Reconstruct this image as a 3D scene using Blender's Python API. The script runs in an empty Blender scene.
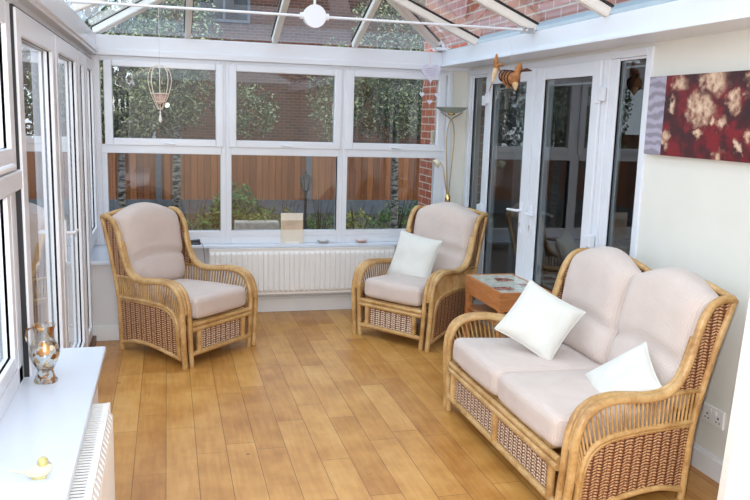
import bpy, bmesh, math, random
from mathutils import Vector, Matrix, noise
random.seed(7)
PI = math.pi
SC = bpy.context.scene
COL = SC.collection
W = 3.207            # inner face of the house wall (room width)

# ------------------------------------------------------------------ materials
def srgb(r, g, b):
    f = lambda c: (c/255/12.92) if c/255 <= .04045 else ((c/255+.055)/1.055)**2.4
    return (f(r), f(g), f(b), 1)

class NT:
    def __init__(s, name):
        s.m = bpy.data.materials.new(name); s.m.use_nodes = True
        s.t = s.m.node_tree; s.t.nodes.clear()
        s.out = s.n('ShaderNodeOutputMaterial')
    def n(s, t, **kw):
        nd = s.t.nodes.new(t)
        for k, v in kw.items():
            if k in nd.inputs.keys(): nd.inputs[k].default_value = v
            else: setattr(nd, k, v)
        return nd
    def l(s, a, b): s.t.links.new(a, b)
    def math(s, op, a, b=None, c=None):
        nd = s.n('ShaderNodeMath', operation=op)
        for i, v in enumerate((a, b, c)):
            if v is None: continue
            if isinstance(v, (int, float)): nd.inputs[i].default_value = v
            else: s.l(v, nd.inputs[i])
        return nd.outputs[0]
    def ramp(s, fac, stops):
        r = s.n('ShaderNodeValToRGB'); e = r.color_ramp.elements
        while len(e) < len(stops): e.new(.5)
        for el, (p, c) in zip(e, stops): el.position = p; el.color = c
        s.l(fac, r.inputs[0]); return r.outputs[0]
    def pri(s, col=None, rough=.5, metal=0., bump=None, bstr=.3, bdist=.01, spec=.5, sheen=0, trans=None):
        p = s.n('ShaderNodeBsdfPrincipled')
        if col is not None:
            if isinstance(col, tuple): p.inputs['Base Color'].default_value = col
            else: s.l(col, p.inputs['Base Color'])
        if isinstance(rough, (int, float)): p.inputs['Roughness'].default_value = rough
        else: s.l(rough, p.inputs['Roughness'])
        p.inputs['Metallic'].default_value = metal
        p.inputs['Specular IOR Level'].default_value = spec
        if sheen: p.inputs['Sheen Weight'].default_value = sheen
        if bump is not None:
            b = s.n('ShaderNodeBump'); b.inputs['Strength'].default_value = bstr; b.inputs['Distance'].default_value = bdist
            s.l(bump, b.inputs['Height']); s.l(b.outputs[0], p.inputs['Normal'])
        s.l(p.outputs[0], s.out.inputs[0]); s.p = p
        return s.m

def coords(n, kind='Object', scale=(1, 1, 1), rot=(0, 0, 0)):
    tc = n.n('ShaderNodeTexCoord'); mp = n.n('ShaderNodeMapping')
    mp.inputs['Scale'].default_value = scale; mp.inputs['Rotation'].default_value = rot
    n.l(tc.outputs[kind], mp.inputs[0]); return mp.outputs[0]

def noise_tex(n, vec, scale, detail=3, rough=.5):
    t = n.n('ShaderNodeTexNoise'); t.inputs['Scale'].default_value = scale; t.inputs['Detail'].default_value = detail
    t.inputs['Roughness'].default_value = rough
    n.l(vec, t.inputs['Vector']); return t.outputs['Fac']

def M_plain(name, c, rough=.5, var=.06, scale=8, metal=0, bstr=0, spec=.5, sheen=0):
    n = NT(name); v = coords(n); f = noise_tex(n, v, scale)
    a = tuple(x*(1-var) for x in c[:3])+(1,); b = tuple(min(1, x*(1+var)) for x in c[:3])+(1,)
    col = n.ramp(f, [(.3, a), (.7, b)])
    return n.pri(col, rough, metal, bump=f if bstr else None, bstr=bstr, spec=spec, sheen=sheen)

def M_glass(name, tint=(.9, .94, .95, 1), base=.08, rough=0.0, gloss=(1, 1, 1, 1)):
    n = NT(name)
    lw = n.n('ShaderNodeLayerWeight'); lw.inputs['Blend'].default_value = .5
    f = n.math('POWER', lw.outputs['Facing'], 4.0)
    f = n.math('MULTIPLY_ADD', f, 1-base, base)
    tr = n.n('ShaderNodeBsdfTransparent'); tr.inputs[0].default_value = tint
    gl = n.n('ShaderNodeBsdfGlossy'); gl.inputs['Roughness'].default_value = rough; gl.inputs['Color'].default_value = gloss
    mx = n.n('ShaderNodeMixShader'); n.l(f, mx.inputs[0]); n.l(tr.outputs[0], mx.inputs[1]); n.l(gl.outputs[0], mx.inputs[2])
    n.l(mx.outputs[0], n.out.inputs[0]); return n.m

def M_floor():
    n = NT('oak_floor_boards')
    tc = n.n('ShaderNodeTexCoord'); mp = n.n('ShaderNodeMapping'); mp.inputs['Rotation'].default_value = (0, 0, PI/2)
    n.l(tc.outputs['Object'], mp.inputs[0]); v = mp.outputs[0]
    br = n.n('ShaderNodeTexBrick'); br.offset = .37; br.offset_frequency = 2; br.squash = .8; br.squash_frequency = 3
    for k, x in dict(Scale=1., **{'Brick Width': .95, 'Row Height': .150, 'Mortar Size': .0016, 'Mortar Smooth': .15, 'Bias': 0.}).items(): br.inputs[k].default_value = x
    br.inputs['Color1'].default_value = (0, 0, 0, 1); br.inputs['Color2'].default_value = (1, 1, 1, 1); br.inputs['Mortar'].default_value = (.5, .5, .5, 1)
    n.l(v, br.inputs['Vector'])
    rnd = n.n('ShaderNodeSeparateColor'); n.l(br.outputs['Color'], rnd.inputs[0])
    g = n.n('ShaderNodeMapping'); g.inputs['Scale'].default_value = (2.2, 26, 1); n.l(v, g.inputs[0])
    gr = noise_tex(n, g.outputs[0], 1.6, 5, .6)
    pat = noise_tex(n, v, 4.2, 4, .6)
    vo = n.n('ShaderNodeTexVoronoi'); vo.inputs['Scale'].default_value = 3.4; vo.inputs['Randomness'].default_value = 1
    n.l(v, vo.inputs['Vector'])
    knot = n.math('LESS_THAN', vo.outputs['Distance'], .055)
    t = n.math('MULTIPLY_ADD', gr, .45, n.math('MULTIPLY', rnd.outputs[0], .30))
    t = n.math('ADD', t, n.math('MULTIPLY', n.math('SUBTRACT', pat, .42), .8))
    col = n.ramp(t, [(.0, srgb(138, 84, 34)), (.28, srgb(174, 118, 54)), (.55, srgb(199, 146, 78)), (.9, srgb(218, 174, 110))])
    k = n.n('ShaderNodeMix', data_type='RGBA'); n.l(n.math('MULTIPLY', knot, .5), k.inputs[0]); n.l(col, k.inputs[6]); k.inputs[7].default_value = srgb(92, 56, 26)
    mm = n.n('ShaderNodeMix', data_type='RGBA'); n.l(n.math('MULTIPLY', br.outputs['Fac'], .8), mm.inputs[0]); n.l(k.outputs[2], mm.inputs[6]); mm.inputs[7].default_value = srgb(78, 48, 22)
    h = n.math('SUBTRACT', n.math('MULTIPLY', gr, .15), br.outputs['Fac'])
    rg = n.math('MULTIPLY_ADD', pat, .2, .22)
    return n.pri(mm.outputs[2], rg, bump=h, bstr=.25, bdist=.004, spec=.45)

def M_brick(name, c1, c2, mort, axis='X', rough=.9):
    n = NT(name)
    tc = n.n('ShaderNodeTexCoord'); sx = n.n('ShaderNodeSeparateXYZ'); n.l(tc.outputs['Object'], sx.inputs[0])
    cb = n.n('ShaderNodeCombineXYZ'); n.l(sx.outputs[axis], cb.inputs[0]); n.l(sx.outputs['Z'], cb.inputs[1]); v = cb.outputs[0]
    br = n.n('ShaderNodeTexBrick')
    for k, x in dict(Scale=1., **{'Brick Width': .225, 'Row Height': .075, 'Mortar Size': .007, 'Mortar Smooth': .2, 'Bias': 0.}).items(): br.inputs[k].default_value = x
    br.inputs['Color1'].default_value = c1; br.inputs['Color2'].default_value = c2; br.inputs['Mortar'].default_value = mort
    n.l(v, br.inputs['Vector'])
    f = noise_tex(n, v, 12, 4)
    mx = n.n('ShaderNodeMix', data_type='RGBA', blend_type='MULTIPLY'); mx.inputs[0].default_value = .5
    n.l(br.outputs['Color'], mx.inputs[6]); n.l(n.ramp(f, [(.3, (.6, .6, .6, 1)), (.7, (1, 1, 1, 1))]), mx.inputs[7])
    return n.pri(mx.outputs[2], rough, bump=n.math('SUBTRACT', 1., br.outputs['Fac']), bstr=.6, bdist=.01)

def M_weave(name, dark, mid, lite, cw=.034, rh=.0115):
    """plaited cane: braided columns, drawn from metric UVs"""
    n = NT(name)
    uv = n.n('ShaderNodeTexCoord'); s = n.n('ShaderNodeSeparateXYZ'); n.l(uv.outputs['UV'], s.inputs[0])
    u = n.math('DIVIDE', s.outputs[0], cw); vv = n.math('DIVIDE', s.outputs[1], rh)
    nz = noise_tex(n, uv.outputs['UV'], 60, 2)
    vv = n.math('ADD', vv, n.math('MULTIPLY', nz, .6))
    # chevron: rows bend up on each half of the column
    fu = n.math('FRACT', u)
    che = n.math('ABSOLUTE', n.math('SUBTRACT', fu, .5))
    vv2 = n.math('ADD', vv, n.math('MULTIPLY', che, 1.0))
    b = n.math('ABSOLUTE', n.math('SINE', n.math('MULTIPLY', vv2, PI)))
    a = n.math('ABSOLUTE', n.math('SINE', n.math('MULTIPLY', n.math('MULTIPLY', u, 2.), PI)))
    stake = n.math('POWER', n.math('ABSOLUTE', n.math('SINE', n.math('MULTIPLY', u, PI))), .5)
    h = n.math('MULTIPLY', n.math('POWER', n.math('MULTIPLY', b, n.math('MULTIPLY_ADD', a, .5, .5)), .7), n.math('MULTIPLY_ADD', stake, .6, .4))
    nz2 = noise_tex(n, uv.outputs['UV'], 140, 2)
    t = n.math('MULTIPLY', h, n.math('MULTIPLY_ADD', nz2, 1.6, .15))
    col = n.ramp(t, [(.08, dark), (.45, mid), (.85, lite)])  # strand highlights and darker gaps are painted into the colour
    return n.pri(col, .55, bump=h, bstr=.9, bdist=.006)

def M_rattan():
    n = NT('honey_rattan_pole')
    v = coords(n, 'Object', scale=(1, 1, 1)); f = noise_tex(n, v, 9, 4); f2 = noise_tex(n, v, 60, 2)
    t = n.math('MULTIPLY_ADD', f2, .3, n.math('MULTIPLY', f, .7))
    col = n.ramp(t, [(.3, srgb(150, 106, 58)), (.5, srgb(190, 150, 96)), (.7, srgb(214, 180, 130))])
    return n.pri(col, .38, bump=f2, bstr=.1, bdist=.003)

def M_fabric(name, c, sc=190, bstr=.5, var=.06):
    n = NT(name); v = coords(n)
    w1 = n.n('ShaderNodeTexWave'); w1.inputs['Scale'].default_value = sc/6.; w1.inputs['Distortion'].default_value = .6; w1.inputs['Detail'].default_value = 1
    w1.bands_direction = 'X'; n.l(v, w1.inputs[0])
    w2 = n.n('ShaderNodeTexWave'); w2.inputs['Scale'].default_value = sc/6.; w2.inputs['Distortion'].default_value = .6; w2.bands_direction = 'Z'; n.l(v, w2.inputs[0])
    h = n.math('MULTIPLY', w1.outputs['Fac'], n.math('MULTIPLY_ADD', w2.outputs['Fac'], .6, .4))
    f = noise_tex(n, v, 7, 3)
    t = n.math('MULTIPLY_ADD', f, .6, n.math('MULTIPLY', h, .4))
    a = tuple(x*(1-1.7*var) for x in c[:3])+(1,); b = tuple(min(1, x*(1+var)) for x in c[:3])+(1,)
    return n.pri(n.ramp(t, [(.2, a), (.7, b)]), .9, bump=h, bstr=bstr, bdist=.004, spec=.15, sheen=.15)

def M_wood(name, c1, c2, scale=(1, 12, 12), rough=.4):
    n = NT(name); v = coords(n, scale=scale); f = noise_tex(n, v, 3, 5, .6)
    return n.pri(n.ramp(f, [(.3, c1), (.7, c2)]), rough, bump=f, bstr=.08)

def M_fence():
    n = NT('orange_fence_boards'); v = coords(n)
    s = n.n('ShaderNodeSeparateXYZ'); n.l(v, s.inputs[0])
    bx_ = n.math('DIVIDE', s.outputs[0], .125); fr = n.math('FRACT', bx_)
    gap = n.math('LESS_THAN', fr, .1)
    wn = n.n('ShaderNodeTexWhiteNoise', noise_dimensions='1D'); n.l(n.math('FLOOR', bx_), wn.inputs['W'])
    g = n.n('ShaderNodeMapping'); g.inputs['Scale'].default_value = (14, 1, 1.2); n.l(v, g.inputs[0])
    gr = noise_tex(n, g.outputs[0], 2, 4)
    t = n.math('MULTIPLY_ADD', wn.outputs[0], .45, n.math('MULTIPLY', gr, .6))
    col = n.ramp(t, [(.2, srgb(104, 58, 30)), (.5, srgb(148, 88, 50)), (.85, srgb(182, 116, 72))])
    mx = n.n('ShaderNodeMix', data_type='RGBA'); n.l(n.math('MULTIPLY', gap, .65), mx.inputs[0]); n.l(col, mx.inputs[6]); mx.inputs[7].default_value = srgb(48, 24, 12)
    return n.pri(mx.outputs[2], .8, bump=n.math('SUBTRACT', 1., gap), bstr=.4, bdist=.01)

def M_leaf(name, c1, c2, c3):
    n = NT(name)
    gi = n.n('ShaderNodeNewGeometry')
    col = n.ramp(gi.outputs['Random Per Island'], [(.15, c1), (.6, c2), (.95, c3)])
    n.pri(col, .6); return n.m

def M_birch():
    n = NT('birch_bark'); v = coords(n, scale=(5, 5, 16)); f = noise_tex(n, v, 2.5, 4)
    return n.pri(n.ramp(f, [(.42, srgb(38, 34, 32)), (.52, srgb(128, 124, 118)), (.75, srgb(170, 168, 162))]), .8, bump=f, bstr=.3)

def M_painting():
    n = NT('floral_canvas_print'); tc = n.n('ShaderNodeTexCoord')
    s = n.n('ShaderNodeSeparateXYZ'); n.l(tc.outputs['UV'], s.inputs[0])
    u, v = s.outputs[0], s.outputs[1]
    f1 = noise_tex(n, tc.outputs['UV'], 5, 5, .6)
    bg = n.ramp(f1, [(.3, srgb(30, 10, 14)), (.46, srgb(66, 14, 20)), (.56, srgb(124, 14, 24)), (.66, srgb(88, 18, 24)), (.8, srgb(40, 20, 22))])
    # distorted petals around blossom centres
    ds = n.n('ShaderNodeMapping'); n.l(tc.outputs['UV'], ds.inputs[0])
    nz = n.n('ShaderNodeTexNoise'); nz.inputs['Scale'].default_value = 11; nz.inputs['Detail'].default_value = 5; n.l(tc.outputs['UV'], nz.inputs['Vector'])
    ad = n.n('ShaderNodeVectorMath', operation='MULTIPLY_ADD'); n.l(nz.outputs['Color'], ad.inputs[0]); ad.inputs[1].default_value = (.24, .24, 0)
    n.l(tc.outputs['UV'], ad.inputs[2])
    sp = n.n('ShaderNodeSeparateXYZ'); n.l(ad.outputs[0], sp.inputs[0]); uu, vv = sp.outputs[0], sp.outputs[1]
    best = None
    for (ca, vt, r) in [(.45, .06, .12), (.9, .08, .20), (.34, .30, .09), (.34, .40, .08), (.72, .40, .19), (.84, .46, .12), (1.02, .56, .10), (1.17, .31, .12), (.3, .78, .09), (.75, .68, .06), (1.03, .97, .09), (1.42, .15, .17), (1.45, .68, .12), (1.7, .4, .17), (1.25, .85, .07), (1.9, .8, .12)]:
        dx = n.math('DIVIDE', n.math('SUBTRACT', uu, ca*.71+.12), 1.25); dy = n.math('SUBTRACT', vv, (1-vt)/2+.12); r = r/1.1
        d = n.math('SQRT', n.math('ADD', n.math('MULTIPLY', dx, dx), n.math('MULTIPLY', dy, dy)))
        m = n.math('SUBTRACT', 1., n.math('DIVIDE', d, r*.62))
        best = m if best is None else n.math('MAXIMUM', best, m)
    f2 = noise_tex(n, tc.outputs['UV'], 22, 4)
    pc = n.ramp(n.math('ADD', f2, n.math('MULTIPLY', best, .25)), [(.35, srgb(78, 30, 30)), (.52, srgb(150, 108, 90)), (.66, srgb(196, 164, 138)), (.85, srgb(222, 196, 172))])
    mk = n.math('MULTIPLY', best, 2.2); mk.node.use_clamp = True
    mx = n.n('ShaderNodeMix', data_type='RGBA'); n.l(mk, mx.inputs[0]); n.l(bg, mx.inputs[6]); n.l(pc, mx.inputs[7])
    # grey-lilac scroll strip at the left
    wv = n.n('ShaderNodeTexWave'); wv.wave_type = 'RINGS'; wv.inputs['Scale'].default_value = 5; wv.inputs['Distortion'].default_value = 9; wv.inputs['Detail'].default_value = 3; n.l(tc.outputs['UV'], wv.inputs[0])
    sc = n.ramp(wv.outputs['Fac'], [(.2, srgb(140, 134, 148)), (.8, srgb(172, 166, 184))])
    edge = n.math('LESS_THAN', u, .18)
    m2 = n.n('ShaderNodeMix', data_type='RGBA'); n.l(edge, m2.inputs[0]); n.l(mx.outputs[2], m2.inputs[6]); n.l(sc, m2.inputs[7])
    return n.pri(m2.outputs[2], .5)

def M_tiletop():
    n = NT('floral_tile_top'); v = coords(n)
    s = n.n('ShaderNodeSeparateXYZ'); n.l(v, s.inputs[0])
    f = noise_tex(n, v, 28, 4)
    nv = n.n('ShaderNodeTexNoise'); nv.inputs['Scale'].default_value = 16; n.l(v, nv.inputs['Vector'])
    best = None
    for cx, cy, r in [(-.1, -.17, .085), (.02, .12, .085), (.1, -.08, .05)]:
        dx = n.math('SUBTRACT', s.outputs[0], cx); dy = n.math('SUBTRACT', s.outputs[1], cy)
        d = n.math('SQRT', n.math('ADD', n.math('MULTIPLY', dx, dx), n.math('MULTIPLY', dy, dy)))
        d = n.math('ADD', d, n.math('MULTIPLY', n.math('SUBTRACT', nv.outputs['Fac'], .5), .12))
        m = n.math('LESS_THAN', d, r*.8); best = m if best is None else n.math('MAXIMUM', best, m)
    ba = n.ramp(f, [(.35, srgb(180, 178, 164)), (.6, srgb(214, 212, 200))])
    fl = n.ramp(f, [(.35, srgb(120, 52, 52)), (.6, srgb(190, 138, 120))])
    mx = n.n('ShaderNodeMix', data_type='RGBA'); n.l(best, mx.inputs[0]); n.l(ba, mx.inputs[6]); n.l(fl, mx.inputs[7])
    return n.pri(mx.outputs[2], .25)

WHITE = M_plain('white_upvc', (.74, .77, .83, 1), .28, .02, 3)
WHITE_R = M_plain('white_radiator_enamel', (.82, .81, .80, 1), .3, .02, 5)
SILLW = M_plain('white_sill_board', (.66, .71, .80, 1), .22, .015, 3)
SEAL = M_plain('black_rubber_seal', (.012, .012, .016, 1), .6)
CREAM = M_plain('cream_painted_plaster', (.74, .735, .68, 1), .75, .03, 2.5, bstr=.02)
GREYW = M_plain('pale_grey_dwarf_wall', (.72, .715, .73, 1), .75, .03, 3, bstr=.02)
SKIRT = M_plain('white_gloss_skirting', (.80, .81, .83, 1), .3, .02)
RAFT = M_plain('cream_white_rafter', (.74, .71, .66, 1), .4, .03)
GLASS = M_glass('window_pane_glass', (.55, .60, .62, 1), .06)
GLASSL = M_glass('left_pane_glass', (.74, .79, .82, 1), .10)
GLASSD = M_glass('house_door_glass', (.5, .55, .57, 1), .08)
ROOFG = M_glass('roof_pane_glass', (.70, .80, .87, 1), .06)
FLOOR = M_floor()
RATTAN = M_rattan()
WEAVE = M_weave('red_brown_cane_weave', srgb(58, 24, 11), srgb(132, 76, 42), srgb(222, 180, 138), .056, .0145)
WEAVEF = M_weave('pale_highlit_cane_weave', srgb(66, 34, 18), srgb(156, 108, 76), srgb(246, 232, 214), .05, .016)  # front panels: greyish-white highlights put into the cane colour
PINK = M_fabric('dusty_pink_ribbed_fabric', (.65, .545, .495, 1))
PIPE = M_fabric('pink_piping', (.60, .49, .46, 1), 300, .2)
CREAMF = M_fabric('ivory_cushion_cotton', (.70, .685, .64, 1), 260, .15, .03)
BRICK = M_brick('red_house_brick', srgb(190, 100, 70), srgb(160, 78, 54), srgb(206, 188, 174), axis='Y')
BRICKN = M_brick('dark_neighbour_brick', srgb(112, 66, 50), srgb(86, 50, 40), srgb(120, 108, 100), axis='X')
FENCE = M_fence()
CONC = M_plain('grey_concrete', (.15, .165, .19, 1), .85, .15, 12, bstr=.1)
SOIL = M_plain('dark_garden_soil', (.045, .04, .03, 1), .95, .4, 6, bstr=.4)
LEAF_B = M_leaf('birch_leaves', srgb(44, 56, 34), srgb(84, 98, 60), srgb(190, 196, 150))
LEAF_D = M_leaf('dark_shrub_leaves', srgb(34, 60, 20), srgb(66, 104, 34), srgb(120, 150, 70))
LEAF_Y = M_leaf('yellow_shrub_leaves', srgb(70, 78, 24), srgb(122, 128, 50), srgb(170, 160, 80))
BIRCH = M_birch()
BLACKM = M_plain('black_cast_metal', (.012, .012, .014, 1), .45, .1)
BRASS = M_plain('polished_brass', (.78, .56, .24, 1), .22, .05, 8, metal=1)
CHROME = M_plain('brushed_steel', (.55, .55, .55, 1), .3, .05, 8, metal=1)
DARKPL = M_plain('black_plastic', (.02, .02, .024, 1), .4)

# ------------------------------------------------------------------ mesh helpers
def BM(): return bmesh.new()
def box(bm, x0, x1, y0, y1, z0, z1, bev=0.):
    ret = bmesh.ops.create_cube(bm, size=1.)
    vs = ret['verts']
    for v in vs:
        v.co = Vector((x0+(v.co.x+.5)*(x1-x0), y0+(v.co.y+.5)*(y1-y0), z0+(v.co.z+.5)*(z1-z0)))
    if bev > 0:
        es = list({e for v in vs for e in v.link_edges})
        bmesh.ops.bevel(bm, geom=es, offset=bev, segments=2, affect='EDGES', profile=.6)
    return bm
def smooth_pts(pts, n=6):
    P = [Vector(p) for p in pts]
    if len(P) < 3: return P
    out = []
    for i in range(len(P)-1):
        p0 = P[i-1] if i else P[0]*2-P[1]; p1 = P[i]; p2 = P[i+1]; p3 = P[i+2] if i+2 < len(P) else P[-1]*2-P[-2]
        for k in range(n):
            t = k/n
            out.append(.5*((2*p1)+(p2-p0)*t+(2*p0-5*p1+4*p2-p3)*t*t+(3*p1-p0-3*p2+p3)*t**3))
    out.append(P[-1]); return out
def tube(bm, pts, r, seg=8, smooth=0, r_end=None):
    P = smooth_pts(pts, smooth) if smooth else [Vector(p) for p in pts]
    n = len(P); up = None; rings = []
    for i, p in enumerate(P):
        t = (P[min(i+1, n-1)]-P[max(i-1, 0)]).normalized()
        if up is None:
            a = Vector((0, 0, 1)) if abs(t.z) < .9 else Vector((1, 0, 0)); up = t.cross(a).normalized()
        up = (up-t*up.dot(t)).normalized(); sd = t.cross(up)
        rr = r if r_end is None else r+(r_end-r)*i/(n-1)
        if isinstance(r, (list, tuple)): rr = r[i]
        rings.append([bm.verts.new(p+(up*math.cos(2*PI*k/seg)+sd*math.sin(2*PI*k/seg))*rr) for k in range(seg)])
    for a, b in zip(rings, rings[1:]):
        for k in range(seg):
            f = bm.faces.new((a[k], a[(k+1) % seg], b[(k+1) % seg], b[k])); f.smooth = True
    for r_ in (rings[0][::-1], rings[-1]):
        f = bm.faces.new(r_)
        for e in f.edges: e.smooth = False
    return bm
def lathe(bm, prof, cx=0, cy=0, z=0, seg=24, smooth=True):
    rings = []
    for r, h in prof:
        rings.append([bm.verts.new((cx+r*math.cos(2*PI*k/seg), cy+r*math.sin(2*PI*k/seg), z+h)) for k in range(seg)])
    for a, b in zip(rings, rings[1:]):
        for k in range(seg):
            f = bm.faces.new((a[k], a[(k+1) % seg], b[(k+1) % seg], b[k])); f.smooth = smooth
    for ok, r_ in ((prof[0][0] > 1e-4, rings[0][::-1]), (prof[-1][0] > 1e-4, rings[-1])):
        if ok:
            f = bm.faces.new(r_)
            for e in f.edges: e.smooth = False
    return bm
def disc_x(bm, c, r, t, axis, seg=20):
    """short cylinder along axis"""
    a = Vector(axis).normalized(); c = Vector(c)
    tube(bm, [c-a*t/2, c+a*t/2], r, seg); return bm
def grid(bm, fn, nu, nv, uvfn=None):
    uvl = bm.loops.layers.uv.verify() if uvfn else None
    V = [[bm.verts.new(fn(i/nu, j/nv)) for j in range(nv+1)] for i in range(nu+1)]
    for i in range(nu):
        for j in range(nv):
            f = bm.faces.new((V[i][j], V[i+1][j], V[i+1][j+1], V[i][j+1])); f.smooth = True
            if uvfn:
                for lp, (a, b) in zip(f.loops, ((i, j), (i+1, j), (i+1, j+1), (i, j+1))): lp[uvl].uv = uvfn(a/nu, b/nv)
    return V
def obj(name, bm, mat, parent=None, loc=None, rotz=0, fix=True):
    me = bpy.data.meshes.new(name)
    if fix: bmesh.ops.recalc_face_normals(bm, faces=bm.faces)
    bm.to_mesh(me); bm.free(); me.materials.append(mat)
    o = bpy.data.objects.new(name, me); COL.objects.link(o)
    if parent: o.parent = parent
    if loc: o.location = loc
    if rotz: o.rotation_euler = (0, 0, rotz)
    return o
def tag(o, label, cat, group=None, kind=None):
    if label: o['label'] = label
    if cat: o['category'] = cat
    if group: o['group'] = group
    if kind: o['kind'] = kind
    return o
def thing(name, label, cat, loc=(0, 0, 0), rotz=0, group=None, kind=None):
    o = bpy.data.objects.new(name, None); COL.objects.link(o); o.empty_display_size = .1
    o.location = loc; o.rotation_euler = (0, 0, rotz)
    return tag(o, label, cat, group, kind)
def struct(name, bm, mat, label=None):
    o = obj(name, bm, mat); o['kind'] = 'structure'
    if label: o['label'] = label
    return o
def structE(name, label=None):
    o = bpy.data.objects.new(name, None); COL.objects.link(o); o['kind'] = 'structure'
    if label: o['label'] = label
    return o
def dup(root, loc, rotz, label=None, group=None):
    r = root.copy(); COL.objects.link(r); r.location = loc; r.rotation_euler = (0, 0, rotz)
    if label: r['label'] = label
    if group: r['group'] = group
    for ch in list(root.children):
        c = ch.copy(); COL.objects.link(c); c.parent = r
        for g in ch.children:
            d = g.copy(); COL.objects.link(d); d.parent = c
    return r

# ------------------------------------------------------------------ camera (recovered from the photograph)
cam_d = bpy.data.cameras.new('camera'); cam = bpy.data.objects.new('camera', cam_d); COL.objects.link(cam); SC.camera = cam
R_ = Vector((.9667441, -.25398162, .02998619)); U_ = Vector((.01394142, .16941215, .98544668)); F_ = Vector((.25536537, .95225672, -.16731906))
m = Matrix((R_, U_, -F_)).transposed().to_4x4(); m.translation = Vector((.62801346, -6.65119188, 1.70)); cam.matrix_world = m
cam_d.sensor_width = 36; cam_d.lens = 780.2458*36/750; cam_d.clip_start = .05; cam_d.clip_end = 200

# ------------------------------------------------------------------ room shell
bm = BM(); box(bm, -.3, W+.05, -9, .25, -.12, 0)
struct('floor', bm, FLOOR, 'honey oak plank floor of the conservatory')
ZS = .61
# back dwarf wall, with its skirting and sill
bm = BM(); box(bm, -.3, W+.3, 0, .25, 0, ZS-.03); struct('wall_back', bm, GREYW, 'low grey wall under the back windows')
bm = BM(); box(bm, .30, W, -.02, 0.0, 0, .115, .003); box(bm, .30, W, -.012, 0, .115, .13, .003); struct('baseboard_back', bm, SKIRT)
bm = BM(); box(bm, -.02, W-.0, -.10, .02, ZS-.03, ZS, .008); struct('trim_1', bm, SILLW, 'white sill board below the back windows')
# left dwarf walls: a short pier in the far corner, the long one beside the camera
bm = BM(); box(bm, -.3, .30, -.70, 0, 0, ZS-.03); box(bm, -.3, .30, -9, -3.36, 0, ZS-.03); box(bm, .12, .30, -3.36, -2.98, 0, ZS-.03)
struct('wall_left', bm, GREYW, 'low grey wall along the left side')
bm = BM(); box(bm, .06, .318, -.72, -.70, 0, .115, .003); box(bm, .30, .318, -.72, -.02, 0, .115, .003)
struct('baseboard_left', bm, SKIRT)
bm = BM(); box(bm, -.05, .338, -.755, -.10, ZS-.03, ZS, .008); struct('trim_2', bm, SILLW, 'white sill corner behind the left armchair')
bm = BM(); box(bm, -.05, .338, -9, -2.93, ZS-.035, ZS, .010); struct('trim_3', bm, SILLW, 'broad white sill board in the left foreground')
# house wall with the french door opening
YD0, YD1, ZD = -2.80, -.085, 2.13
bm = BM(); box(bm, W, W+.12, -9, YD0, -.1, 2.285); box(bm, W, W+.12, YD1, .02, -.1, 2.285); box(bm, W, W+.12, YD0, YD1, ZD, 2.285)
struct('wall_right', bm, CREAM, 'cream plastered house wall on the right')
bm = BM(); box(bm, W-.018, W, -9, YD0-.03, 0, .10, .003); box(bm, W-.012, W, -9, YD0-.03, .10, .115, .003); struct('baseboard_right', bm, SKIRT)
bm = BM(); box(bm, -.3, W, -9.1, -9.0, 0, 2.3); struct('wall_behind_camera', bm, CREAM)
# outside face of the house, brick, carried on above the glass roof and past the back window
bm = BM(); box(bm, W, W+.3, .02, 1.25, -.3, 6.5); box(bm, W, W+.3, -9.2, .02, 2.29, 6.5)
struct('wall_house', bm, BRICK, 'orange red brick outside wall of the house')
# eaves beams
bm = BM(); box(bm, -.1, W, -.05, .12, 2.12, 2.275, .004); box(bm, -.1, W, -.062, -.045, 2.12, 2.165, .003); struct('trim_4', bm, WHITE, 'white eaves beam above the back windows')
bm = BM(); box(bm, -.1, .10, -9, .12, 2.12, 2.275, .004); box(bm, .09, .115, -9, .0, 2.14, 2.175, .003); struct('trim_5', bm, WHITE, 'white eaves beam along the left side')
bm = BM(); box(bm, 2.95, W, -9, .1, 2.15, 2.285, .006); box(bm, 2.93, 2.955, -9, -.05, 2.15, 2.165, .002); struct('trim_6', bm, WHITE, 'deep white box gutter beam along the house wall')

# ------------------------------------------------------------------ windows and doors
def frame_rect(bm, axis, p0, p1, a0, a1, z0, z1, w, wb=None, wt=None, bev=.005):
    """rectangular frame in the plane axis=const, running a0..a1 by z0..z1; w is the member width"""
    wb = w if wb is None else wb; wt = w if wt is None else wt
    for (b0, b1, c0, c1) in ((a0, a0+w, z0, z1), (a1-w, a1, z0, z1), (a0+w, a1-w, z0, z0+wb), (a0+w, a1-w, z1-wt, z1)):
        if axis == 'y': box(bm, b0, b1, p0, p1, c0, c1, bev)
        else: box(bm, p0, p1, b0, b1, c0, c1, bev)
def pane(name, axis, p, a0, a1, z0, z1, mat, parent):
    bm = BM()
    if axis == 'y': vs = [(a0, p, z0), (a1, p, z0), (a1, p, z1), (a0, p, z1)]
    else: vs = [(p, a0, z0), (p, a1, z0), (p, a1, z1), (p, a0, z1)]
    bm.faces.new([bm.verts.new(v) for v in vs]); return obj(name, bm, mat, parent)
def bead(bm, axis, p, a0, a1, z0, z1, t=.006, dep=.004):
    frame_rect(bm, axis, p-dep, p+dep, a0-t, a1+t, z0-t, z1+t, t, bev=0)

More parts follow.
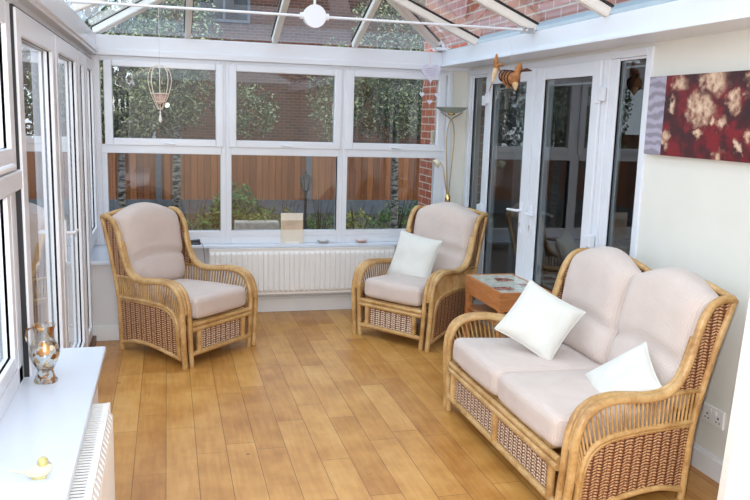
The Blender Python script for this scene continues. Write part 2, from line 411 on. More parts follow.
# back windows: three bays, an opening light over a fixed light
bays = [(.08, 1.098, (.211, 1.015), (.161, 1.059)), (1.098, 2.088, (1.182, 2.007), (1.136, 2.05)), (2.088, 3.06, (2.175, 2.935), (2.127, 2.935))]
for i, (a, b, up, lo) in enumerate(bays):
    wdw = structE('window_%d' % (i+1), ('left', 'middle', 'right')[i]+' bay of the white framed back windows')
    bm = BM()
    frame_rect(bm, 'y', -.028, .05, a, b, ZS, 2.12, .04, .06, .04)
    box(bm, a+.04, lo[0], -.028, .05, ZS+.05, 1.37, .004); box(bm, lo[1], b-.04, -.028, .05, ZS+.05, 1.37, .004)
    box(bm, a+.04, b-.04, -.028, .05, ZS+.06, .717, .004)
    box(bm, a+.04, b-.04, -.034, .05, 1.358, 1.425, .004)
    obj('window_frame', bm, WHITE, wdw)
    bm = BM(); frame_rect(bm, 'y', -.045, .02, up[0]-.062, up[1]+.062, 1.42, 2.092, .062, .058, .055, .007)
    obj('opening_light', bm, WHITE, wdw)
    bm = BM(); bead(bm, 'y', .0, up[0], up[1], 1.478, 2.037); bead(bm, 'y', .0, lo[0], lo[1], .717, 1.358); obj('glazing_seal', bm, SEAL, wdw)
    pane('glass_pane', 'y', .006, up[0]-.005, up[1]+.005, 1.47, 2.04, GLASS, wdw)
    pane('glass_pane', 'y', .006, lo[0]-.005, lo[1]+.005, .71, 1.362, GLASS, wdw)
    hx = (.633, 1.584, 2.548)[i]
    bm = BM(); box(bm, hx-.03, hx+.03, -.056, -.045, 1.437, 1.452, .003); tube(bm, [(hx-.02, -.062, 1.445), (hx+.03, -.072, 1.441), (hx+.06, -.074, 1.438)], .007, 8)
    obj('window_handle', bm, WHITE, wdw)
bm = BM(); box(bm, -.04, .08, -.04, .06, ZS, 2.12, .005); box(bm, .06, .085, -.05, -.02, ZS, 2.12, .004); struct('trim_7', bm, WHITE, 'white corner post at the back left')
bm = BM(); box(bm, 3.03, 3.065, -.04, .06, ZS, 2.12, .005); struct('trim_8', bm, WHITE, 'white end post of the back windows beside the house wall')
bm = BM(); box(bm, 3.065, W, -.022, .06, ZS, 2.15); struct('wall_back_pier', bm, CREAM, 'narrow cream wall strip between the back windows and the house doors')

# left glazing
XF = .05
def left_bay(idx, label, a, b, z0, z1, leaf=False, handle=None, sw=.085, xin=.0):
    nm = ('door_%d' if leaf else 'window_%d') % idx
    d = structE(nm, label)
    f1 = XF+.028+xin
    bm = BM(); frame_rect(bm, 'x', -.01, f1, a, b, z0, z1, sw, sw+.03 if leaf else sw, sw, .006)
    obj('door_frame' if leaf else 'opening_light', bm, WHITE, d)
    bm = BM()
    bead(bm, 'x', f1-.022, a+sw, b-sw, z0+(sw+.03 if leaf else sw), z1-sw, .007, .005)
    t = .009
    for (y0, y1, c0, c1) in ((a-t, a, z0, z1), (b, b+t, z0, z1), (a-t, b+t, z1, z1+t)): box(bm, f1-.030, f1-.010, y0, y1, c0, c1)
    obj('rubber_seal', bm, SEAL, d)
    pane('glass_pane', 'x', f1-.035, a+sw-.004, b-sw+.004, z0+sw-.004, z1-sw+.004, GLASSL, d)
    if handle:
        y, z, s, col = handle
        bm = BM(); box(bm, f1, f1+.012, y-.016, y+.016, z-.16, z+.07, .004)
        tube(bm, [(f1+.008, y, z), (f1+.05, y, z), (f1+.055, y+s*.02, z), (f1+.055, y+s*.125, z-.005)], .009, 8, 3)
        obj('lever_handle', bm, WHITE, d)
    return d
# outer frame of the left glazing
bm = BM()
box(bm, -.04, XF, -9, .0, 2.085, 2.14, .004)
for y0, y1 in ((-3.44, -3.34), (-2.25, -2.21), (-1.20, -1.13), (-.72, -.66), (-4.82, -4.72), (-6.2, -6.1)): box(bm, -.04, XF, y0, y1, 0. if y0 > -3.5 else ZS, 2.09, .005)
box(bm, -.04, XF, -9, -3.36, ZS, .68, .005); box(bm, -.04, XF, -.70, -.02, ZS, .68, .005)
struct('trim_9', bm, WHITE, 'white outer frame of the left glazing')
left_bay(1, 'left french door leaf nearest the camera, glazed, in the left wall', -3.325, -2.255, .05, 2.075, True, sw=.10)
left_bay(2, 'left wall french door leaf with the white lever handle', -2.205, -1.205, .05, 2.075, True, (-2.15, 1.03, 1, 0), sw=.085)
left_bay(4, 'narrow full height fixed pane at the far end of the left doors', -1.125, -.73, .05, 2.075, False)
left_bay(5, 'small side window above the sill corner in the far left', -.65, -.05, .69, 2.075, False)
for k, (a, b) in enumerate(((-4.71, -3.45), (-6.09, -4.83))):
    d = left_bay(6+2*k, ('upper opening light of the foreground left window', 'upper light of the left window beside the camera')[k], a, b, 1.465, 2.075, False)
    hy = a+.62
    bm = BM(); box(bm, XF+.028, XF+.042, b-.62, b-.50, 1.487, 1.51, .004); tube(bm, [(XF+.05, b-.60, 1.50), (XF+.068, b-.52, 1.50), (XF+.07, b-.33, 1.50)], .011, 8); obj('window_handle', bm, WHITE, d)
    d = left_bay(7+2*k, ('lower fixed pane of the foreground left window', 'lower pane of the left window beside the camera')[k], a, b, .69, 1.425, False, sw=.055, xin=-.028)
bm = BM(); box(bm, -.02, XF+.03, -6.1, -3.36, 1.385, 1.46, .008); struct('trim_10', bm, WHITE, 'white transom bar of the foreground left window')
bm = BM(); box(bm, -.05, .10, -3.34, -.72, 0, .045, .004); struct('trim_11', bm, M_wood('dark_wood_threshold', srgb(90, 54, 28), srgb(120, 76, 40)), 'dark wooden threshold of the left doors')
# right french doors into the house
XR = W
bm = BM()
frame_rect(bm, 'x', XR-.015, XR+.07, YD0, YD1, 0, ZD, .05, .04, .045)
for y in (-.535, -2.34): box(bm, XR-.012, XR+.07, y-.03, y+.03, .04, 2.09, .004)
struct('trim_12', bm, WHITE, 'white outer frame of the french doors to the house')
def house_leaf(nm, label, a, b, g0, g1, gt, gb, handle=None, hinge=None, proj=.03, dark=.0):
    d = structE(nm, label)
    bm = BM()
    x0, x1 = XR-proj, XR+.05
    box(bm, x0, x1, a, g0, .05, 2.085, .006); box(bm, x0, x1, g1, b, .05, 2.085, .006)
    box(bm, x0, x1, g0, g1, gt, 2.085, .006); box(bm, x0, x1, g0, g1, .05, gb, .006)
    obj('door_frame' if 'door' in nm else 'window_frame', bm, WHITE, d)
    bm = BM(); bead(bm, 'x', x0+.016, g0, g1, gb, gt, .007, .006); obj('glazing_seal', bm, SEAL, d)
    bm = BM(); frame_rect(bm, 'x', XR+.028, XR+.034, g0+.03, g1-.03, gb+.03, gt-.03, .012, bev=0); obj('spacer_bar', bm, CHROME, d)
    pane('glass_pane', 'x', x0+.022, g0-.004, g1+.004, gb-.004, gt+.004, GLASSD, d)
    if handle:
        y, z, s = handle
        bm = BM(); box(bm, x0-.012, x0, y-.017, y+.017, z-.17, z+.06, .004)
        tube(bm, [(x0-.008, y, z), (x0-.05, y, z), (x0-.056, y+s*.02, z), (x0-.056, y+s*.13, z-.006)], .010, 8, 3)
        h = obj('lever_handle', bm, WHITE, d)
        bm = BM(); disc_x(bm, (x0-.013, y, z-.10), .010, .004, (1, 0, 0), 12); box(bm, x0-.0155, x0-.012, y-.003, y+.003, z-.128, z-.10); obj('key_cylinder', bm, CHROME, h)
    if hinge:
        for z in (.32, .98, 1.88):
            bm = BM(); box(bm, x0-.02, x0+.01, hinge-.05, hinge-.008, z-.04, z+.04, .005); box(bm, x0-.02, x0+.01, hinge+.004, hinge+.05, z-.055, z+.025, .005); obj('door_hinge', bm, WHITE, d)
    return d
house_leaf('window_10', 'far narrow sidelight of the house french doors', -.50, -.135, -.452, -.171, 2.06, .14, proj=.0)
house_leaf('door_3', 'far leaf of the french doors to the house', -1.418, -.57, -1.285, -.645, 1.994, .20, (-1.335, 1.05, 1), -.545)
house_leaf('door_4', 'near leaf of the french doors to the house', -2.305, -1.43, -2.212, -1.565, 1.994, .20, (-1.50, 1.05, -1), -2.32)
house_leaf('window_11', 'near narrow sidelight of the house french doors', -2.755, -2.37, -2.724, -2.454, 2.07, .14, proj=.0)

# ------------------------------------------------------------------ glass roof
RX, RZ, EY = 1.52, 2.887, -1.59
XL_, XR_, ZE = .10, 2.95, 2.275
roof = structE('ceiling', 'hipped glass roof of the conservatory')
def bar(name, p, q, w=.05, h=.055, mat=RAFT, off=0):
    bm = BM(); p = Vector(p); q = Vector(q); t = (q-p).normalized(); s = t.cross(Vector((0, 0, 1))).normalized(); u = s.cross(t)
    vs = []
    for c in (p, q):
        vs.append([bm.verts.new(c+s*a*w/2+u*b) for a, b in ((-1, off), (1, off), (1, off+h), (-1, off+h))])
    for k in range(4): bm.faces.new((vs[0][k], vs[0][(k+1) % 4], vs[1][(k+1) % 4], vs[1][k]))
    bm.faces.new(vs[0][::-1]); bm.faces.new(vs[1])
    bmesh.ops.bevel(bm, geom=list(bm.edges), offset=.006, segments=2, affect='EDGES')
    o = obj(name, bm, mat, roof)
    bm = BM(); vs = []
    for c in (p, q):
        vs.append([bm.verts.new(c+s*a*(w/2+.008)+u*b) for a, b in ((-1, off+h+.002), (1, off+h+.002), (1, off+h+.012), (-1, off+h+.012))])
    for k in range(4): bm.faces.new((vs[0][k], vs[0][(k+1) % 4], vs[1][(k+1) % 4], vs[1][k]))
    bm.faces.new(vs[0][::-1]); bm.faces.new(vs[1])
    obj('rafter_gasket', bm, SEAL, o); return o
YE = -9.0
bar('ridge_beam', (RX, EY, RZ), (RX, YE, RZ), .09, .09)
bar('hip_rafter', (XL_, 0, ZE), (RX, EY, RZ), .06); bar('hip_rafter', (XR_, 0, ZE), (RX, EY, RZ), .06)
for y in [-.80, -1.81, -2.705, -3.6, -4.5, -5.4, -6.3, -7.2, -8.1]:
    t = min(1, -y/-EY); bar('rafter', (XR_, y, ZE), (XR_+(RX-XR_)*t, y, ZE+(RZ-ZE)*t))
for y in [-1.45, -2.65, -3.85, -5.05, -6.25, -7.45]:
    t = min(1, -y/-EY); bar('rafter', (XL_, y, ZE), (XL_+(RX-XL_)*t, y, ZE+(RZ-ZE)*t))
for x in (.80, 1.50, 2.18):
    if x < RX: t = (x-XL_)/(RX-XL_)
    else: t = (XR_-x)/(XR_-RX)
    bar('rafter', (x, 0, ZE), (x, EY*t, ZE+(RZ-ZE)*t), .048)
def roof_pane(pts, up):
    bm = BM(); bm.faces.new([bm.verts.new(Vector(p)+Vector(up)) for p in pts]); obj('roof_glass', bm, ROOFG, roof)
off = (0, 0, .066)
roof_pane([(XL_-.1, .1, ZE-.04), (XR_+.05, .1, ZE-.04), (RX, EY, RZ)], off)
roof_pane([(XL_-.1, .1, ZE-.04), (RX, EY, RZ), (RX, YE, RZ), (XL_-.1, YE, ZE-.04)], off)
roof_pane([(XR_+.05, .1, ZE-.02), (RX, EY, RZ), (RX, YE, RZ), (XR_+.05, YE, ZE-.02)], off)
# lead flashing in the gutter behind the beam
bm = BM(); box(bm, XR_+.02, W+.0, -9, 0, 2.287, 2.295); box(bm, W-.006, W, -9, .0, 2.295, 2.40); struct('trim_13', bm, M_plain('blue_grey_gutter_lining', (.36, .43, .48, 1), .6), 'blue grey gutter lining against the house brick')
# tie rod
t = thing('tie_rod', 'white tie rod crossing under the glass roof with a round boss', 'tie rod', (0, -1.835, 2.29))
bm = BM(); tube(bm, [(.10, 0, 0), (2.93, 0, 0)], .008, 8); obj('rod', bm, WHITE, t)
bm = BM(); disc_x(bm, (1.497, 0, .0), .068, .05, (0, 1, 0), 28); disc_x(bm, (1.425, 0, 0), .02, .03, (1, 0, 0), 12); disc_x(bm, (1.569, 0, 0), .02, .03, (1, 0, 0), 12); obj('boss', bm, WHITE, t)
bm = BM(); box(bm, 2.86, 2.94, -.012, .03, -.02, .012, .003); tube(bm, [(2.90, -.03, 0), (2.90, .03, 0)], .011, 8); obj('end_bracket', bm, CHROME, t)
bm = BM(); tube(bm, [(1.497, 0, .06), (1.51, .0, .60)], .008, 8); obj('hanger_rod', bm, WHITE, t)
# corner bracket where the hip meets the beam
bm = BM(); box(bm, 2.87, 2.99, -.14, -.02, 2.285, 2.31, .006); tube(bm, [(2.86, -.08, 2.31), (2.93, -.08, 2.36)], .02, 8); tube(bm, [(2.93, -.14, 2.31), (2.95, -.04, 2.35)], .016, 8)
tag(obj('roof_bracket', bm, WHITE), 'white roof bracket in the right corner where the hip rafter lands', 'bracket')

# ------------------------------------------------------------------ wicker seating
ARM = [(0, .24), (0, .36), (.010, .44), (.045, .512), (.115, .552), (.21, .562), (.32, .55), (.42, .54), (.50, .55), (.565, .592), (.608, .67), (.638, .77), (.665, .86), (.705, .925), (.755, .953), (.815, .955)]
STILE = [(.68, .26), (.685, .36), (.70, .46), (.755, .72), (.82, .955)]
RAIL = [(.048, .07), (.048, .23), (.06, .31), (.095, .366), (.17, .398), (.32, .405), (.5, .398), (.69, .388)]
BOT = [(.03, .055), (.16, .075), (.34, .095), (.52, .09), (.675, .05)]
def at_len(P, t):
    L = [0]
    for a, b in zip(P, P[1:]): L.append(L[-1]+(b-a).length)
    d = t*L[-1]
    for i in range(len(P)-1):
        if d <= L[i+1] or i == len(P)-2:
            k = (d-L[i])/max(1e-9, L[i+1]-L[i]); return P[i].lerp(P[i+1], k)
def at_d(P, d):
    for a, b in zip(P, P[1:]):
        if a.x <= d <= b.x and b.x > a.x: return a.lerp(b, (d-a.x)/(b.x-a.x)).y
    return P[0].y if d < P[0].x else P[-1].y
def cushion_bm(w, d, h, r=.045, crown=.03, seed=0, n=16, cx=0., kx=0.):
    bm = BM(); bmesh.ops.create_cube(bm, size=2.)
    bmesh.ops.subdivide_edges(bm, edges=list(bm.edges), cuts=n, use_grid_fill=True)
    hx = Vector((w/2, d/2, h/2))
    for v in bm.verts:
        p = Vector([math.sin(c*PI/2)*hx[i] for i, c in enumerate(v.co)])
        q = Vector([max(-(hx[i]-r), min(hx[i]-r, p[i])) for i in range(3)])
        dd = p-q; c = q+(dd.normalized()*r if dd.length > 1e-6 else dd)
        if dd.length < 1e-6: c = p
        u, vv = c.x/hx.x, c.y/hx.y
        k = max(0, 1-u*u)*max(0, 1-vv*vv)
        c.z += crown*k*(1 if c.z > 0 else -.2)
        c.z += .006*noise.noise(Vector((c.x*9+seed, c.y*9, seed)))*k
        c.y -= .012*max(0, 1-u*u)*(1 if vv < -.8 else 0)
        c.x = (cx+c.x)*(1-kx*max(0, (vv+1)/2))-cx
        v.co = c
    for f in bm.faces: f.smooth = True
    return bm
def back_cushion_bm(w, h0, hump, T=.15, seed=0, cx=0., kx=0.):
    """upright cushion: humped top edge, a tuft line across it, puffed above and below"""
    bm = BM(); N = 26
    def surf(side):
        def fn(a, b):
            u = 2*a-1; v = 2*b-1
            uu = math.sin(u*PI/2); vv = math.sin(v*PI/2)
            H = h0+hump*math.cos(PI/2*abs(uu))**1.25
            x = uu*w/2*(1-.03*vv*vv); z = (vv+1)/2*H
            k = (max(0, 1-uu**8)**.5)*(max(0, 1-vv**8)**.5)
            puff = .88+.12*abs(math.sin((vv+.22)*2.0))
            crease = 1-.32*math.exp(-((vv+.22)/.030)**2)
            y = T*.72*k*puff*crease if side < 0 else T*.28*k
            y += .006*noise.noise(Vector((x*7+seed, z*7, seed)))*k*(1 if side < 0 else 0)
            x = (cx+x)*(1-kx*max(0, 1-z/h0))-cx
            return Vector((x, side*y, z))
        return fn
    grid(bm, surf(-1), N, N); grid(bm, surf(1), N, N)
    bmesh.ops.remove_doubles(bm, verts=bm.verts, dist=.0006)
    return bm
def build_seat(name, label, cat, width, nseat, loc, rot, group=None, tp=.06, flare=.022, relax=.55):
    t = thing(name, label, cat, loc, rot, group)
    hw = width/2
    arm = smooth_pts([Vector((d, z, 0)) for d, z in ARM], 6); sti = smooth_pts([Vector((d, z, 0)) for d, z in STILE], 6)
    rail = smooth_pts([Vector((d, z, 0)) for d, z in RAIL], 6); bot = smooth_pts([Vector((d, z, 0)) for d, z in BOT], 6)
    def ins(d, z): return tp*min(max(d, 0), .70)/.68*(1-relax*min(1, max(0, z)/.95))   # the frame narrows towards the back
    def dz(Pl, z):
        for p, q in zip(Pl, Pl[1:]):
            if min(p.y, q.y) <= z <= max(p.y, q.y) and abs(q.y-p.y) > 1e-6: return p.x+(q.x-p.x)*(z-p.y)/(q.y-p.y)
        return Pl[0].x if z < Pl[0].y else Pl[-1].x
    for s in (-1, 1):
        P = lambda off, c: Vector((s*(hw-off-ins(c.x, c.y)+flare*math.sin(PI*min(1, c.y/.95))*max(0, 1-c.x/.75)), c.x, c.y))
        V2 = lambda d, z: Vector((d, z, 0))
        bm = BM()                                                       # front leg: two poles side by side
        tube(bm, [P(0, V2(0, 0)), P(0, V2(0, .24))], .0195, 12); tube(bm, [P(.058, V2(-.004, 0)), P(.058, V2(-.004, .24))], .0175, 12)
        obj('leg', bm, RATTAN, t)
        bm = BM(); tube(bm, [P(0, V2(.68, 0)), P(0, V2(.68, .26))], .018, 10); obj('leg', bm, RATTAN, t)
        bm = BM()
        tube(bm, [P(0, c) for c in arm], .0195, 12)
        inn = [P(.058-.040*min(1, max(0, (c.x-.30)/.28)), V2(c.x-.004, c.y)) for c in arm if c.y < .80]
        tube(bm, inn, .0175, 12)
        mid = [P(.029, V2(c.x+.004, c.y+.008)) for c in arm if c.y > .35 and c.x < .50]
        tube(bm, mid, .0155, 8)
        obj('arm', bm, RATTAN, t)
        bm = BM(); tube(bm, [P(0, c) for c in sti], .017, 10); obj('back_stile', bm, RATTAN, t)
        bm = BM(); tube(bm, [P(0, c) for c in rail], .0135, 8); tube(bm, [P(0, c+V2(.016, -.018)) for c in rail if c.x < .66], .009, 6)
        tube(bm, [P(0, c) for c in bot], .0145, 8); obj('panel_rim', bm, RATTAN, t)
        bm = BM(); tube(bm, [P(0, V2(.46, .542)), P(0, V2(.56, .543)), P(0, V2(.715, .535))], .011, 8, 4); obj('wing_rail', bm, RATTAN, t)
        bm = BM(); NS = 34                                              # fan of spindles between the lower rail and the arm pole
        armp = [c for c in arm if c.y >= .27 and c.x <= .46]+[V2(.52, .544), V2(.60, .545), V2(.70, .537)]
        railp = [c for c in rail if c.y >= .17]
        for k in range(NS):
            f = k/(NS-1)
            tube(bm, [P(0, at_len(railp, .01+.98*f)), P(0, at_len(armp, .01+.98*f**.93))], .0062, 6)
        obj('arm_spindles', bm, RATTAN, t)
        bm = BM()
        d0, d1 = .055, .678
        def sp(a, b):
            d = d0+(d1-d0)*a; lo = at_d(bot, d); hi = max(at_d(rail, d), .3)
            return V2(d, lo+(hi-lo)*b)
        grid(bm, lambda a, b: P(0, sp(a, b)), 40, 8, lambda a, b: (sp(a, b).x, sp(a, b).y))
        obj('side_panel', bm, WEAVE, t)
        bm = BM()                                                       # woven wing between the arm pole's rise and the stile
        de = [c for c in arm if .47 < c.x < .80]
        def wing(a, b):
            z = .54+.405*b
            x0 = dz(de, max(z, .552)); x1 = dz(sti, z)
            return V2(x0+(x1-x0)*a, z)
        grid(bm, lambda a, b: P(0, wing(a, b)), 8, 22, lambda a, b: (wing(a, b).x+.01, wing(a, b).y))
        obj('wing_panel', bm, WEAVE, t)
    # back: arched top rail(s), cross rails, woven sheet
    bm = BM(); nb = nseat; hb = hw-ins(.82, .95); bw = (2*hb)/nb
    top = []
    for j in range(nb):
        for k in range(0, 17):
            f = k/16; x = -hb+bw*(j+f); top.append((x, .822-.01*math.sin(PI*f), .945+.046*math.sin(PI*f)**.8))
    tube(bm, top, .016, 10); obj('top_rail', bm, RATTAN, t)
    for d, z in ((.69, .40), (.68, .10)):
        h_ = hw-ins(d, z); bm = BM(); tube(bm, [(-h_, d, z), (h_, d, z)], .014, 8); obj('cross_rail', bm, RATTAN, t)
    if nb > 1: bm = BM(); tube(bm, [(0, .69, .40), (0, .755, .72), (0, .82, .945)], .014, 8); obj('centre_stile', bm, RATTAN, t)
    def bp(a, b):
        f = (a*nb) % 1.0
        z = .12+(.82+.036*math.sin(PI*f)**.8)*b
        d = .682 if z < .40 else .69+(z-.40)*.24
        h_ = hw-ins(d, z); return Vector((-h_+2*h_*a, d+.006, z))
    bm = BM(); grid(bm, bp, 32, 20, lambda a, b: (bp(a, b).x, bp(a, b).z)); obj('back_panel', bm, WEAVE, t)
    # front: twin seat rail, lower rail, framed woven drawer front(s)
    e = hw-.055
    bm = BM(); tube(bm, [(-e, -.004, .287), (e, -.004, .287)], .0165, 10); obj('seat_rail', bm, RATTAN, t)
    bm = BM(); tube(bm, [(-e, -.010, .255), (e, -.010, .255)], .0165, 10); obj('seat_rail', bm, RATTAN, t)
    bm = BM(); tube(bm, [(-e, -.006, .088), (e, -.006, .088)], .0175, 10); obj('lower_rail', bm, RATTAN, t)
    x0, x1 = -hw+.125, hw-.125
    for x in ([x0, x1] if nseat == 1 else [x0-.01, 0, x1+.01]):
        bm = BM(); tube(bm, [(x, -.006, .095), (x, -.006, .25)], .019, 10); obj('front_post', bm, RATTAN, t)
    for j in range(nseat):
        a0 = x0+(x1-x0)*j/nseat; a1 = a0+(x1-x0)/nseat
        bm = BM(); grid(bm, lambda a, b: Vector((a0+(a1-a0)*a, .002, .10+.145*b)), 6, 4, lambda a, b: (a0+(a1-a0)*a, .10+.145*b)); obj('front_panel', bm, WEAVEF, t)
    bm = BM(); box(bm, -hw+.03+tp, hw-.03-tp, .01, .69, .288, .306, .003); obj('seat_base', bm, RATTAN, t)
    iw = (2*(hw-.080))/nseat
    for j in range(nseat):
        cx = -(hw-.080)+iw*(j+.5)
        o = obj('seat_cushion', cushion_bm(iw-.004, .66, .15, .042, .026, j*3+nseat, cx=cx, kx=tp*.72/hw), PINK, t, (cx, .312, .382)); o.rotation_euler = (-.03, 0, 0)
    for j in range(nseat):
        bwid = (2*(hb-.012))/nseat
        cx = -(hb-.012)+bwid*(j+.5)
        o = obj('back_cushion', back_cushion_bm(bwid-.004, .535, .085, .17, j*5+nseat, cx, (ins(.69, .45)-ins(.82, .95)+.012)/hb), PINK, t, (cx, .655, .425)); o.rotation_euler = (-.235, 0, 0)
    return t
c1 = build_seat('wicker_armchair', 'wicker armchair with pink cushions and no scatter cushion, in front of the left corner sill', 'armchair', .70, 1, (.975, -1.232, 0), math.radians(44), 'pair of wicker armchairs')
dup(c1, (2.262, -1.075, 0), math.radians(-53.0), 'wicker armchair holding an ivory scatter cushion, beside the wooden side table and brass lamp')
build_seat('wicker_sofa', 'two seat wicker sofa with pink cushions against the cream right wall', 'sofa', 1.44, 2, (2.225, -3.18, 0), math.radians(-90), tp=.14, flare=.05, relax=.35)

def pillow(label, center, ax_u, ax_v, size, T=.12, seed=0):
    """ivory scatter cushion; ax_u / ax_v are its edge directions"""
    u = Vector(ax_u).normalized(); v = Vector(ax_v); v = (v-u*v.dot(u)).normalized(); nrm = u.cross(v)
    bm = BM(); N = 22
    def surf(side):
        def fn(a, b):
            p = math.sin((2*a-1)*PI/2); q = math.sin((2*b-1)*PI/2)
            x = p*size/2*(1-.07*(1-q*q)); y = q*size/2*(1-.07*(1-p*p))
            k = (max(0, 1-p**4)*max(0, 1-q**4))**.55
            z = side*T/2*k+.012*noise.noise(Vector((p*2.1+seed, q*2.1, seed*3.)))*k
            return Vector((x, y, z))
        return fn
    grid(bm, surf(-1), N, N); grid(bm, surf(1), N, N)
    bmesh.ops.remove_doubles(bm, verts=bm.verts, dist=.0006)
    o = obj('scatter_cushion', bm, CREAMF)
    mm = Matrix((u, v, nrm)).transposed().to_4x4(); mm.translation = Vector(center); o.matrix_world = mm
    tag(o, label, 'cushion', 'ivory scatter cushions')
    bm = BM(); ring = []
    for (a0, b0, a1, b1) in ((0, 0, 1, 0), (1, 0, 1, 1), (1, 1, 0, 1), (0, 1, 0, 0)):
        for k in range(12):
            f = k/12; ring.append(surf(1)(a0+(a1-a0)*f, b0+(b1-b0)*f))
    ring.append(ring[0]); tube(bm, ring, .005, 6); obj('piping', bm, CREAMF, o)
    return o
def local(loc, ang, p):
    c, s = math.cos(ang), math.sin(ang); return Vector((loc[0]+p[0]*c-p[1]*s, loc[1]+p[0]*s+p[1]*c, p[2]))
def dirl(ang, p): return local((0, 0), ang, p)
A2 = math.radians(-53.0); L2 = (2.262, -1.075); A3 = math.radians(-90); L3 = (2.225, -3.155)
pillow('ivory scatter cushion propped on the armchair beside the side table', local(L2, A2, (-.055, .36, .60)), dirl(A2, (.98, .05, -.12)), dirl(A2, (.12, .35, .93)), .39, .12, 1)
pillow('ivory scatter cushion tilted on one corner at the far end of the sofa', (2.56, -2.925, .645), (.212, -.233, -.13), (.227, .067, .249), .345, .11, 4)
pillow('ivory scatter cushion half hidden by the near arm of the sofa', (2.655, -3.600, .525), (.262, -.20, .25), (.12, .30, .17), .325, .10, 7)

# ------------------------------------------------------------------ side table
WT = M_wood('orange_teak', srgb(172, 106, 58), srgb(204, 138, 86), (3, 3, 20), .35)
t = thing('side_table', 'orange wooden side table with a floral tiled top between armchair and sofa', 'side table', (2.995, -1.55, 0))
hx, hy = .195, .325
bm = BM(); frame_rect  # (top frame)
for (a, b, c, d) in ((-hx, hx, -hy, -hy+.02), (-hx, hx, hy-.02, hy), (-hx, -hx+.02, -hy+.02, hy-.02), (hx-.02, hx, -hy+.02, hy-.02)): box(bm, a, b, c, d, .415, .55, .004)
obj('apron', bm, WT, t)
bm = BM(); box(bm, -hx+.018, hx-.018, -hy+.018, hy-.018, .525, .546, .002); obj('tiled_top', bm, M_tiletop(), t)
for sx in (-1, 1):
    for sy in (-1, 1):
        bm = BM(); x = sx*(hx-.02); y = sy*(hy-.025); box(bm, x-.018, x+.018, y-.022, y+.022, 0, .42, .004); obj('leg', bm, WT, t)
bm = BM(); box(bm, -hx+.01, hx-.01, -hy+.02, hy-.02, .30, .318, .003); obj('shelf', bm, WT, t)

# ------------------------------------------------------------------ radiators
def radiator(label, loc, rotz, length, h, dep):
    t = thing('radiator', label, 'radiator', loc, rotz, 'white panel radiators')
    # local: x along, y=0 back, -y towards the room
    n = int(length/.044); bm = BM(); prof = []
    for k in range(n+1):
        x = length*k/n
        prof += [(x, 0.), (x+.005, .014), (x+.034, .014), (x+.039, 0.)] if k < n else [(x, 0.)]
    zs = [(.0, -.004), (.018, 0), (.04, 1), (h-.05, 1), (h-.026, 0), (h-.006, -.004)]
    V = [[bm.verts.new((x, -dep-(d*k if k > 0 else 0)+(.008 if k < 0 else 0), z)) for z, k in zs] for x, d in prof]
    for a, b in zip(V, V[1:]):
        for j in range(len(zs)-1): bm.faces.new((a[j], b[j], b[j+1], a[j+1]))
    box(bm, 0, length, -dep+.001, -dep+.02, 0, h-.004); box(bm, 0, length, -.03, -.01, 0, h-.01)
    obj('panel', bm, WHITE_R, t)
    bm = BM(); box(bm, -.004, 0, -dep-.004, -.01, 0, h, .001); obj('side_cover', bm, WHITE_R, t)
    bm = BM(); box(bm, length, length+.004, -dep-.004, -.01, 0, h, .001); obj('side_cover', bm, WHITE_R, t)
    bm = BM(); box(bm, -.004, length+.004, -dep-.004, -dep+.008, h-.008, h+.002, .002); box(bm, -.004, length+.004, -.02, -.008, h-.008, h+.002, .002)
    m = int(length/.021)
    for k in range(m+1): x = length*k/m; box(bm, x-.004, x+.004, -dep+.006, -.018, h-.004, h)
    obj('top_grille', bm, WHITE_R, t)
    bm = BM(); tube(bm, [(.02, -.04, .03), (-.045, -.04, .03), (-.045, -.04, -.175)], .0075, 8, 0); tube(bm, [(-.045, -.04, -.05), (-.045, -.04, .05)], .014, 10); obj('valve', bm, CHROME, t)
    bm = BM(); box(bm, .2, .24, -.012, -.002, .05, h-.05); obj('wall_bracket', bm, WHITE_R, t)
    bm = BM(); box(bm, length-.24, length-.2, -.012, -.002, .05, h-.05); obj('wall_bracket', bm, WHITE_R, t)
    return t
radiator('long white ribbed radiator under the back windows', (.955, 0, .18), 0, 1.60, .40, .125)
# beside the camera: its front faces +x, so turn it round
radiator('white radiator below the foreground left sill, seen from above', (.300, -5.05, .12), PI/2, 1.49, .44, .092)

# ------------------------------------------------------------------ small things
# uplighter with reading arm
t = thing('floor_lamp', 'tall brass uplighter lamp with a glass bowl in the corner behind the armchair', 'lamp', (3.005, -.20, 0))
bm = BM(); lathe(bm, [(0.0, 0.), (.13, 0.), (.13, .012), (.11, .022), (.02, .03), (.016, .05), (0, .05)], seg=28); obj('base', bm, BRASS, t)
bm = BM(); tube(bm, [(0, 0, .04), (0, 0, 1.0)], .012, 10)
for s in (-1, 1):
    tube(bm, [(s*.006, 0, 1.02), (s*.012, 0, 1.15), (s*.028, 0, 1.40), (s*.034, 0, 1.56), (s*.02, 0, 1.66), (0, 0, 1.70), (-s*.05, 0, 1.735), (-s*.10, 0, 1.765)], .0052, 8, 5)
obj('pole', bm, M_plain('aged_brass', (.40, .31, .17, 1), .3, .1, 8, metal=1), t)
bm = BM(); lathe(bm, [(0, .96), (.02, .96), (.024, .98), (.024, 1.03), (.016, 1.06), (0, 1.06)], seg=16); obj('joint', bm, BRASS, t)
n = NT('frosted_bowl_glass'); BOWL = n.pri(srgb(176, 190, 176), .25); n.p.inputs['Transmission Weight'].default_value = .35
bm = BM(); lathe(bm, [(.03, 1.755), (.09, 1.77), (.135, 1.80), (.142, 1.805), (.134, 1.808), (.088, 1.78), (.03, 1.765)], seg=32); obj('glass_bowl', bm, BOWL, t)
bm = BM(); lathe(bm, [(0, 1.735), (.03, 1.74), (.035, 1.76), (0, 1.762)], seg=20); obj('bowl_holder', bm, BRASS, t)
